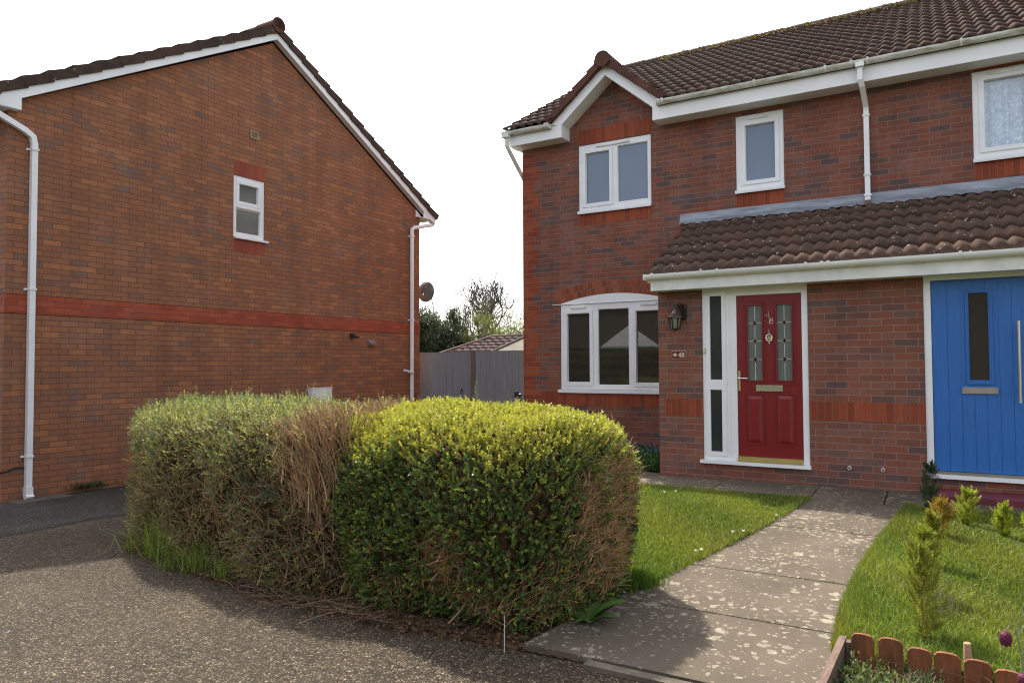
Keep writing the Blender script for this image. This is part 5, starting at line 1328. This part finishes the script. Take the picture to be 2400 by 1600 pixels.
# ================================================================== EDGING, BED, FRITILLARIES
zb = CAMH-1.42
ED = Thing('edging_boards', (.2, 3.74, zb), 'row of round-topped stained wooden edging boards wired together', 'garden edging')
edges = [(-.352, -.252, .0), (-.240, -.135, .0), (-.122, -.022, -.020), (-.020, .088, -.022), (.094, .200, -.028), (.203, .308, -.045), (.310, .408, -.052), (.412, .520, -.080), (.524, .63, -.095), (.634, .74, -.105), (.744, .85, -.11), (.854, .96, -.115)]
for k, (a, b, dz) in enumerate(edges):
    m = MB(); zt = CAMH-1.256+dz+.0; c_ = (a+b)/2; hw = (b-a)/2-.002; sh = .026
    poly = [(c_-hw, zb-.12), (c_+hw, zb-.12), (c_+hw, zt-.019), (c_+hw*.72, zt-.003), (c_+hw*.3, zt+.001), (c_-hw*.3, zt+.002), (c_-hw*.72, zt-.002), (c_-hw, zt-.017)]
    y0 = 3.735-.022*max(0, k-3)*.35+.004*math.sin(k*2.3)
    m.prism(poly, lambda u, v, d, y0=y0: (u, y0-d, v), .009, -.009)
    o = m.build('board', 'timber_orange', ED)
m = MB()
for dz in (-.105, -.19):
    pts = []
    for k in range(60):
        u = -.352+1.3*k/59; i = min(int(max(0, (u+.352)/.109)), 11); y0 = 3.735-.022*max(0, (u+.352)/.109-3)*.35
        pts.append((u, y0-.013-.002*math.sin(k*1.7), CAMH-1.256+dz-.075*max(0, u-.05)+.006*math.sin(u*23)))
    m.tube(pts, .0016, 5)
m.build('wire', 'wire', ED)
PG = Thing('wooden_peg', (.112, 3.79, zb), 'round pale wooden peg rising behind the edging boards', 'peg')
m = MB(); m.lathe([(.014, -.1), (.0155, .10), (.0155, .182), (.012, .186)], (.112, 3.79, zb), 14); m.build('peg', 'peg', PG)
BP = Thing('bed_plank', (-.40, 3.5, zb), 'weathered plank edging the left side of the flower bed', 'plank')
m = MB(); i = 0
pa, pb = Vector((-.392, 3.80, 0)), Vector((-.432, 2.95, 0))
m.v += [(pa.x-.016, pa.y, zb-.1), (pa.x+.016, pa.y, zb-.1), (pb.x+.016, pb.y, zb-.1), (pb.x-.016, pb.y, zb-.1), (pa.x-.016, pa.y, CAMH-1.300), (pa.x+.016, pa.y, CAMH-1.300), (pb.x+.016, pb.y, CAMH-1.325), (pb.x-.016, pb.y, CAMH-1.325)]
m.f += [(0, 3, 2, 1), (4, 5, 6, 7), (0, 1, 5, 4), (1, 2, 6, 5), (2, 3, 7, 6), (3, 0, 4, 7)]
m.box(-.375, -.354, 3.735, 3.775, zb-.1, CAMH-1.305)
m.build('plank', 'timber_old', BP)
o = grid_sheet('flower_bed', -.375, 1.6, 2.9, 3.735, lambda x, y: zb-.015+.02*np.sin(x*9)*np.sin(y*7), 'soil', nx=30, ny=20, skirt=.1)
n = 800; P = np.stack([-.34+.34*rng.random(n)**1.3, rng.uniform(3.05, 3.66, n), np.full(n, zb)], 1); P[:, 2] += .0
v, f, c = sprigs(P, nrm(UP*.8+rng.normal(size=(n, 3))*.55), rng.uniform(.04, .12, n)*(1-.5*np.clip((P[:, 0]+.34)/.34, 0, 1)), 9, .020, .0075, jit((.115, .155, .055), n, .28), 1.0)
CP = Thing('cushion_plant', (-.25, 3.4, zb), 'low cushion of small grey-green leaves in the corner of the flower bed', 'plant')
np_mesh('leaves', v, f, 'leaf_soft', c, CP, CP.base)
n = 120; D = nrm(rand_unit(n)*np.array([1, 1, .5])+UP*.2); L = rng.uniform(.05, .14, n); pts, R = twig_paths(np.stack([rng.uniform(-.3, .05, n), rng.uniform(3.1, 3.6, n), np.full(n, zb+.01)], 1), D, L, bend=.4, r0=.002, r1=.0014)
v, f, c = tubes(pts, R, jit((.27, .18, .12), n, .25)); np_mesh('dry_stems', v, f, 'twig', c, CP, CP.base)
n = 60; P = np.stack([rng.uniform(-.13, .02, n), rng.uniform(3.5, 3.68, n), np.full(n, zb)], 1)
v, f, c = sprigs(P, nrm(UP+rng.normal(size=(n, 3))*.4), rng.uniform(.04, .10, n), 10, .03, .004, jit((.07, .11, .05), n, .2), 1.1); LVp = np_mesh('needle_seedling', v, f, 'leaf_soft', c, None, (-.05, 3.58, zb)); tag(LVp, 'dark needle-leaved seedling against the edging boards', 'seedling')

def fritillary(name_lbl, x, y, zf, stem_pts, leaves, flip=1.):
    T = Thing('fritillary', (stem_pts[0][0], stem_pts[0][1], stem_pts[0][2]), name_lbl, 'flower', 'chequered fritillaries in the bed')
    m = MB(); m.tube(stem_pts, [.0026]*(len(stem_pts)-1)+[.0018], 7)
    mat = 'stem_green'
    if mat not in M: M[mat] = simple('grey_green_stem', (.20, .22, .14), .7)
    m.build('stem', mat, T)
    for (p, a, L, el, W) in leaves:
        d = np.array([math.cos(a), math.sin(a), 0]); S = 10; row = []
        for k in range(S+1):
            t = k/S; q = np.array(p)+d*L*t*math.cos(el)*(1+.15*t)+UP*L*(math.sin(el)*t-.18*t*t); s = np.array([-d[1], d[0], 0]); wv = W*.5*math.sin(math.pi*(.1+.88*t)); row += [q-s*wv, q+s*wv+UP*wv*.4]
        idx = np.arange((S+1)*2).reshape(S+1, 2); np_mesh('leaf', np.array(row), np.stack([idx[:-1, 0], idx[:-1, 1], idx[1:, 1], idx[1:, 0]], 1), 'leaf_soft', np.repeat(jit((.16, .20, .12), 1, .1), len(row), 0), T, T.base)
    # hanging bell: six tepals with a fine chequer in their colour
    rows = []; Cc = []; n = 36; prof = [(.003, 0), (.010, -.002), (.0175, -.009), (.0205, -.020), (.0205, -.030), (.0180, -.040), (.0150, -.046)]
    for i, (r, h) in enumerate(np.array([(np.interp(t, np.linspace(0, 1, 7), [p[0] for p in prof]), np.interp(t, np.linspace(0, 1, 7), [p[1] for p in prof])) for t in np.linspace(0, 1, 22)])):
        for j in range(n):
            t = 2*math.pi*j/n; k = 1+.06*abs(math.sin(3*t)); hh = h-(.006*abs(math.sin(3*t)) if i == 21 else 0)
            rows.append((x+r*k*math.cos(t), y+r*k*math.sin(t), zf+hh)); ch = (i//2+j//2) % 2
            Cc.append((.10, .010, .035) if ch else (.21, .06, .11) if i < 20 else (.18, .04, .08))
    idx = np.arange(22*n).reshape(22, n); F = np.stack([idx[:-1, :], np.roll(idx, -1, 1)[:-1, :], np.roll(idx, -1, 1)[1:, :], idx[1:, :]], -1).reshape(-1, 4)
    np_mesh('flower', np.array(rows), F, 'petal', np.array(Cc), T, T.base, True)
    return T
zt = CAMH-1.0
fritillary('upper chequered purple bell flower nodding above the edging boards', .215, 3.22, CAMH-.985, [(.275, 3.24, zb), (.272, 3.24, zb+.18), (.262, 3.23, zb+.36), (.248, 3.225, zb+.445), (.228, 3.22, zb+.458), (.216, 3.22, zb+.436)],
           [((.265, 3.23, zb+.40), 2.2, .13, 1.25, .006), ((.262, 3.23, zb+.42), 1.3, .15, 1.3, .005), ((.258, 3.23, zb+.43), .4, .12, 1.1, .006), ((.272, 3.24, zb+.15), .35, .22, .8, .009), ((.272, 3.24, zb+.12), 2.8, .20, .9, .009), ((.275, 3.24, zb+.05), 1.0, .20, .9, .010)])
fritillary('lower chequered purple bell flower at the bottom edge beside the edging boards', .262, 3.16, CAMH-1.105, [(.305, 3.20, zb), (.302, 3.19, zb+.15), (.292, 3.175, zb+.30), (.277, 3.165, zb+.342), (.263, 3.16, zb+.318)],
           [((.30, 3.19, zb+.12), .2, .20, .9, .009), ((.30, 3.19, zb+.10), 3.3, .18, .8, .009), ((.298, 3.185, zb+.22), 2.4, .16, .9, .008)])

# ================================================================== GATE AND FENCE BETWEEN THE HOUSES
GY = 12.72; FG = lambda u, w, d: (u, GY-d, w+CAMH)
def boards(name, u0, u1, w0, w1, T, bw=.105):
    m = MB(); n = max(1, int(round((u1-u0)/bw))); s = (u1-u0)/n
    for k in range(n):
        a = u0+k*s; e = .0015+.002*random.random(); dw = .004*random.random()
        m.fbox(FG, a+.0015, a+s-.0015, w0, w1-dw, e, -.018)
    return m.build(name, 'timber_grey', T)
GT = Thing('garden_gate', (-9.2, GY, CAMH-1.7), 'grey boarded garden gate with an iron ring latch beside the brown brick house', 'gate')
boards('boards', -10.35, -8.60, -1.66, .305, GT)
m = MB(); m.fbox(FG, -9.74, -8.62, -1.2, -1.1, -.0185, -.06); m.fbox(FG, -9.74, -8.62, -.05, .05, -.0185, -.06); m.build('rail', 'timber_grey', GT)
m = MB(); c_ = FG(-8.70, -.545, .02); m.tube([(c_[0]+.032*math.sin(t), c_[1], c_[2]+.032*math.cos(t)-.01) for t in np.linspace(0, 2*math.pi, 19)], .006, 6, cap=False); m.lathe([(.022, 0), (.022, .012)], (c_[0], c_[1]+.006, c_[2]+.03), 12, 'y'); m.build('ring_latch', 'iron', GT)
FP = Thing('fence_post', (-8.42, GY, CAMH-1.7), 'brown-grey timber post between the gate and the grey fence panel', 'fence post')
m = MB(); m.fbox(FG, -8.475, -8.355, -1.75, .325, .01, -.09); m.build('post', 'post_brown', FP)
FN = Thing('boarded_fence', (-7., GY, CAMH-1.7), 'grey boarded fence panel running to the corner of the red brick house', 'fence')
boards('boards', -8.595, -8.478, -1.66, .312, FN)
boards('boards', -8.352, -5.72, -1.66, .318, FN, .13)
m = MB(); m.fbox(FG, -8.35, -5.73, -1.2, -1.1, -.0185, -.06); m.fbox(FG, -8.35, -5.73, -.05, .05, -.0185, -.06); m.build('rail', 'timber_grey', FN)

# ================================================================== GARAGES BEHIND
def hip_garage(x0, x1, y0, y1, we, wr, hipl, mat, label, nrow):
    T = Thing('garage', ((x0+x1)/2, (y0+y1)/2, -.2), label, 'garage')
    m = MB(); m.box(x0+.2, x1-.2, y0+.2, y1-.2, -.4, CAMH+we); m.build('wall', 'brick_red', T)
    ym = (y0+y1)/2; ze, zr_ = CAMH+we, CAMH+wr
    m = MB(); m.quad((x0, y0, ze), (x1, y0, ze), (x1-hipl, ym, zr_), (x0+hipl, ym, zr_)); m.quad((x1, y1, ze), (x0, y1, ze), (x0+hipl, ym, zr_), (x1-hipl, ym, zr_)); m.quad((x0, y1, ze), (x0, y0, ze), (x0+hipl, ym, zr_)); m.quad((x1, y0, ze), (x1, y1, ze), (x1-hipl, ym, zr_)); m.quad((x0, y0, ze-.03), (x0, y1, ze-.03), (x1, y1, ze-.03), (x1, y0, ze-.03))
    rf = m.build('roof', mat, T)
    if nrow:
        L = math.hypot(ym-y0, zr_-ze); an = math.atan2(zr_-ze, ym-y0)
        V, F = roof_tiles(lambda s, t, h: (s, y0+t*math.cos(an)-h*math.sin(an), ze+.01+t*math.sin(an)+h*math.cos(an)), x0, x1, 0, L, gauge=L/nrow, p=.30, n=8, lift=.05,
                          keep=lambda c: (c[:, 0] > x0+hipl*(c[:, 1]-y0)/(ym-y0)) & (c[:, 0] < x1-hipl*(c[:, 1]-y0)/(ym-y0)))
        np_mesh('roof_tiles', V, F, mat, None, rf if False else T, T.base)
    m = MB(); m.tube([(x0, y0, ze+.02), (x0+hipl, ym, zr_+.02), (x1-hipl, ym, zr_+.02), (x1, y0, ze+.02)], .07 if nrow else .025, 6); m.build('ridge_tile', mat, T)
    return T
hip_garage(-14.15, -9.0, 18.6, 22.8, .22, .97, 1.25, 'garage_brown', 'low garage behind the fence with a hipped purple-brown tiled roof', 7)
hip_garage(-9.95, -6.2, 15.0, 17.6, .12, .88, 1.15, 'garage_grey', 'low outbuilding with a pale grey roof just behind the fence panel', 0)

# ================================================================== TREES BEHIND
def branch_tree(T, base, h, seed, spread=.55, levels=5, r0=.16, trunk_h=.3, up=.55, nb=3, mat='twig', col=(.13, .105, .09), shrink=.72):
    r = np.random.default_rng(seed); segs = []; tips = []
    def grow(p, d, L, rad, lev):
        m = 5; pts = [p]; dd = d
        for k in range(m):
            dd = nrm(dd+r.normal(size=3)*.13+UP*.05*up); pts.append(pts[-1]+dd*L/m)
        segs.append((np.array(pts), np.linspace(rad, rad*.66, m+1), lev))
        if lev >= levels: tips.append((pts[-1], dd)); return
        k = nb if lev else nb+2
        for i in range(k):
            q = pts[-1] if i < 2 else pts[int(r.integers(2, m+1))]
            a = r.uniform(0, 2*np.pi); s = nrm(np.cross(dd, nrm(r.normal(size=3)))); nd = nrm(dd*(1-spread*.45)+s*spread*r.uniform(.6, 1.25)+UP*up*.35)
            grow(q, nd, L*shrink*r.uniform(.8, 1.12), rad*(.64 if i else .72), lev+1)
    grow(np.array(base, float), np.array([0, 0, 1.]), h*trunk_h, r0, 0)
    big = [s for s in segs if s[2] <= 1]; small = [s for s in segs if s[2] > 1]
    for nm, grp, n in (('trunk', big, 7), ('crown', small, 4)):
        P = np.stack([s[0] for s in grp]); R = np.maximum(np.stack([s[1] for s in grp]), .0075)
        v, f, c = tubes(P, R, jit(col, len(grp), .12), n); np_mesh(nm, v, f, mat, c, T, T.base)
    return segs, tips
BT = Thing('bare_tree', (-21.9, 34, -.4), 'tall bare winter tree standing behind the garages', 'tree')
branch_tree(BT, BT.base, 7.2, 5, .66, 6, .14, .32, .8, 3, col=(.12, .10, .088), shrink=.735)
def bush(x, y, z, rx, ry, rz, n, col, label, seed, name='tree', L=.07, twig=True, dens_core=.8, leaf='leaf_soft', sz=(.10, .30), k=8, W=None):
    global rng
    kr = rng; rng = np.random.default_rng(seed)
    T = Thing(name, (x, y, z), label, 'tree', None)
    m = MB(); m.tube([(x, y, z), (x+.05, y, z+rz*.5), (x, y, z+rz*1.1)], [.14, .10, .05], 8); m.build('trunk', 'bark', T)
    # clumps scattered through an uneven ellipsoid
    nc = 70; U = rand_unit(nc)*(rng.random((nc, 1))**.38); CC = np.array([x, y, z+rz])+U*np.array([rx, ry, rz])*np.array([1, 1, 1]); rad = rng.uniform(.16, .34, nc)*min(rx, rz)
    ci = rng.integers(0, nc, n); G = rand_unit(n)*(rng.random((n, 1))**.4)*rad[ci][:, None]; P = CC[ci]+G
    tone = rng.uniform(.6, 1.3, nc)[ci][:, None]
    D = nrm(G/np.maximum(rad[ci][:, None], .01)*.6+UP*.6+rng.normal(size=(n, 3))*.45)
    v, f, c = sprigs(P, D, rng.uniform(*sz, n), k, L, W or L*.5, np.clip(jit(col, n, .25)*tone, .004, .9), 1.0); np_mesh('crown', v, f, leaf, c, T, T.base)
    if twig:
        q = rng.random(n) < .10; q &= (np.arange(n) < 4000); L_ = rng.uniform(.3, .9, q.sum()); pts, R = twig_paths(P[q]-D[q]*L_[:, None]*.7, D[q], L_, bend=.25, r0=.016, r1=.006)
        v, f, c = tubes(pts, R, jit((.105, .08, .06), q.sum(), .2)); np_mesh('twigs', v, f, 'twig', c, T, T.base)
    rng = kr; return T
bush(-19.6, 26.5, -.4, 1.75, 1.6, 2.25, 8000, (.075, .095, .060), 'dense dark evergreen tree behind the gate', 11, 'evergreen_tree', .085, False, sz=(.15, .32), k=9)
bush(-21.7, 27.5, -.4, 1.8, 1.6, 2.15, 6000, (.060, .080, .05), 'dark evergreen tree mostly hidden by the brown brick house', 15, 'evergreen_tree', .085, False, sz=(.15, .32), k=9)
bush(-18.0, 28.0, -.4, 1.25, 1.2, 2.45, 2800, (.13, .12, .075), 'brownish half-bare tree between the evergreen and the budding trees', 12, 'budding_tree', .055, True, k=5)
bush(-16.6, 27.0, -.4, 1.55, 1.3, 2.30, 4600, (.20, .235, .07), 'yellow-green budding tree in front of the bare tree', 13, 'budding_tree', .055, True, k=5)
bush(-14.3, 26.0, -.4, 1.5, 1.3, 2.15, 3800, (.20, .24, .085), 'loose light-green budding tree beside the red brick corner', 14, 'budding_tree', .05, True, k=5)
for s, (tx, ty, hh) in enumerate(((-16.7, 27.5, 4.3), (-14.6, 26.3, 4.2), (-18.2, 28.4, 4.1))):
    Tn = [o for o in bpy.data.objects if o.parent is None and o.name.startswith('budding_tree')][[1, 2, 0][s]]
    class _T: pass
    t_ = Thing.__new__(Thing); t_.o = Tn; t_.base = Vector(Tn.location)
    r = branch_tree(t_, (tx, ty, -.4), hh, 21+s, .7, 5, .08, .25, .7, 3, col=(.09, .07, .055))
    for ch in [c for c in Tn.children if c.name.startswith('crown') and len(c.data.attributes['Col'].data) and c.data.materials[0] == M['twig']]: ch.name = 'branches'
    for ch in [c for c in Tn.children if c.name.startswith('trunk') and c.data.materials[0] == M['twig']]: ch.name = 'boughs'

# ================================================================== HOUSE ACROSS THE ROAD (seen mirrored in the front windows)
OH = Thing('brick_house', (-4, -15.5, -.1), 'dark brick house across the road with a white gabled porch, mirrored in the windows', 'house')
FO = lambda u, w, d: (u, -15.5+d, w)
m = MB(); m.panel(FO, -22, 10, -.3, 5.2, [(-17.5, -16.1, 1, 2.2), (-6, -4.6, 1, 2.2), (-12.2, -10.9, 3.5, 4.7), (-8, -6.8, 3.4, 4.6), (-2, -.8, 3.4, 4.6), (3, 4.2, 1, 2.2)], 0, -.25)
m.box(-22, 10, -23, -15.751, -.3, 5.2); M['brown_wall'] = simple('dark_brown_brickwork', (.085, .058, .040), .9); m.build('wall', 'brown_wall', OH)
m = MB(); m.prism([(-15.1, 5.1), (-19.4, 7.7), (-23.6, 5.1)], lambda a, b, d: (d, a, b), -22.3, 10.3); m.build('roof', 'tile', OH)
m = MB(); m.prism([(-14.9, 2.45), (-11.7, 2.45), (-13.3, 3.55)], FO, 1.25, 1.2); m.box(-14.9, -11.7, -15.498, -14.3, 2.30, 2.445)
for x in (-14.75, -11.85): m.box(x-.06, x+.06, -14.42, -14.30, -.1, 2.295)
m.build('porch', 'white', OH)
for h in ((-17.5, -16.1, 1, 2.2), (-6, -4.6, 1, 2.2), (-12.2, -10.9, 3.5, 4.7), (-8, -6.8, 3.4, 4.6), (-2, -.8, 3.4, 4.6), (3, 4.2, 1, 2.2)):
    mid = (h[0]+h[1])/2; m = MB(); m.panel(FO, *h, [(h[0]+.07, mid-.04, h[2]+.07, h[3]-.07), (mid+.04, h[1]-.07, h[2]+.07, h[3]-.07)], -.02, -.08); f = m.build('window', 'white', OH)
    m = MB(); m.fbox(FO, h[0]+.06, h[1]-.06, h[2]+.06, h[3]-.06, -.09, -.10); m.build('pane', 'glass_sky', f)

FH = Thing('far_hedge', (-11, -8.6, -.2), 'tall green hedge across the road, mirrored in the lower windows', 'hedge')
V, F, vn = hedge_shell([(-19, -8.4), (-15, -8.1), (-10, -8.2), (-5, -8.0), (-3.6, -8.6), (-5, -9.3), (-12, -9.2), (-19, -9.2)], (-18.3, -8.8), (-4.3, -8.65), lambda x, y: 2.15+.08*np.sin(x*1.7), lambda x: -.2+0*x, inset=.05, amp=2.)
np_mesh('woody_core', V, F, 'core', None, FH, FH.base, True)
P, Nn = sample(V, F, vn, 9000); n = len(P)
v, f, c = sprigs(P, nrm(Nn+UP*.5+rng.normal(size=(n, 3))*.5), rng.uniform(.06, .14, n), 6, .06, .035, jit((.10, .15, .035), n, .3), 1.1); np_mesh('foliage', v, f, 'leaf_soft', c, FH, FH.base)

# ================================================================== LIGHT, SKY, CAMERA
KX, KY = .64, .44                      # a metre of height throws its shadow this far right / towards the camera
sun_dir = Vector((-KX, KY, 1)).normalized()
el = math.asin(sun_dir.z); az = math.atan2(sun_dir.x, sun_dir.y)
sl = bpy.data.lights.new('sun', 'SUN'); sl.energy = 2.7; sl.angle = math.radians(1.0); sl.color = (1, .93, .80)
so = bpy.data.objects.new('sun', sl); COL.objects.link(so)
so.rotation_euler = (-sun_dir).to_track_quat('-Z', 'Y').to_euler(); so.location = (-20, 10, 30)
W = bpy.data.worlds.new('World'); SC.world = W; W.use_nodes = True; nt = W.node_tree; nt.nodes.clear()
sky = nt.nodes.new('ShaderNodeTexSky'); sky.sky_type = 'NISHITA'; sky.sun_disc = False
sky.sun_elevation = el; sky.sun_rotation = az % (2*math.pi); sky.air_density = 1.0; sky.dust_density = 3.0; sky.ozone_density = 1.0; sky.altitude = 0
bg = nt.nodes.new('ShaderNodeBackground'); wo = nt.nodes.new('ShaderNodeOutputWorld')
hs = nt.nodes.new('ShaderNodeHueSaturation'); hs.inputs['Saturation'].default_value = .35
nt.links.new(sky.outputs[0], hs.inputs['Color']); nt.links.new(hs.outputs[0], bg.inputs[0]); bg.inputs[1].default_value = .15
nt.links.new(bg.outputs[0], wo.inputs[0])

cam = bpy.data.cameras.new('camera'); co = bpy.data.objects.new('camera', cam); COL.objects.link(co); SC.camera = co
cam.sensor_width = 36; cam.lens = 1675.5/2400*36; cam.clip_start = .05; cam.clip_end = 6000
a, pt, rl = math.radians(30.3653), math.radians(1.9447), math.radians(-.2607)
right = Vector((math.cos(a), math.sin(a), 0)); fwd = Vector((-math.sin(a), math.cos(a), 0)); up = Vector((0, 0, 1))
F0 = fwd*math.cos(pt)+up*math.sin(pt); U0 = -fwd*math.sin(pt)+up*math.cos(pt)
X = right*math.cos(rl)+U0*math.sin(rl); Y = -right*math.sin(rl)+U0*math.cos(rl); Z = -F0
co.matrix_world = Matrix(((X.x, Y.x, Z.x, 0), (X.y, Y.y, Z.y, 0), (X.z, Y.z, Z.z, CAMH), (0, 0, 0, 1)))
clean_base()
vs = SC.view_settings; vs.view_transform = 'Standard'; vs.look = 'None'; vs.exposure = 1.42; vs.gamma = 1
SC.render.film_transparent = False
try:
    SC.cycles.filter_width = 1.15; SC.cycles.use_denoising = True; SC.cycles.max_bounces = 8; SC.cycles.transparent_max_bounces = 8; SC.cycles.sample_clamp_indirect = 4.0
except Exception: pass
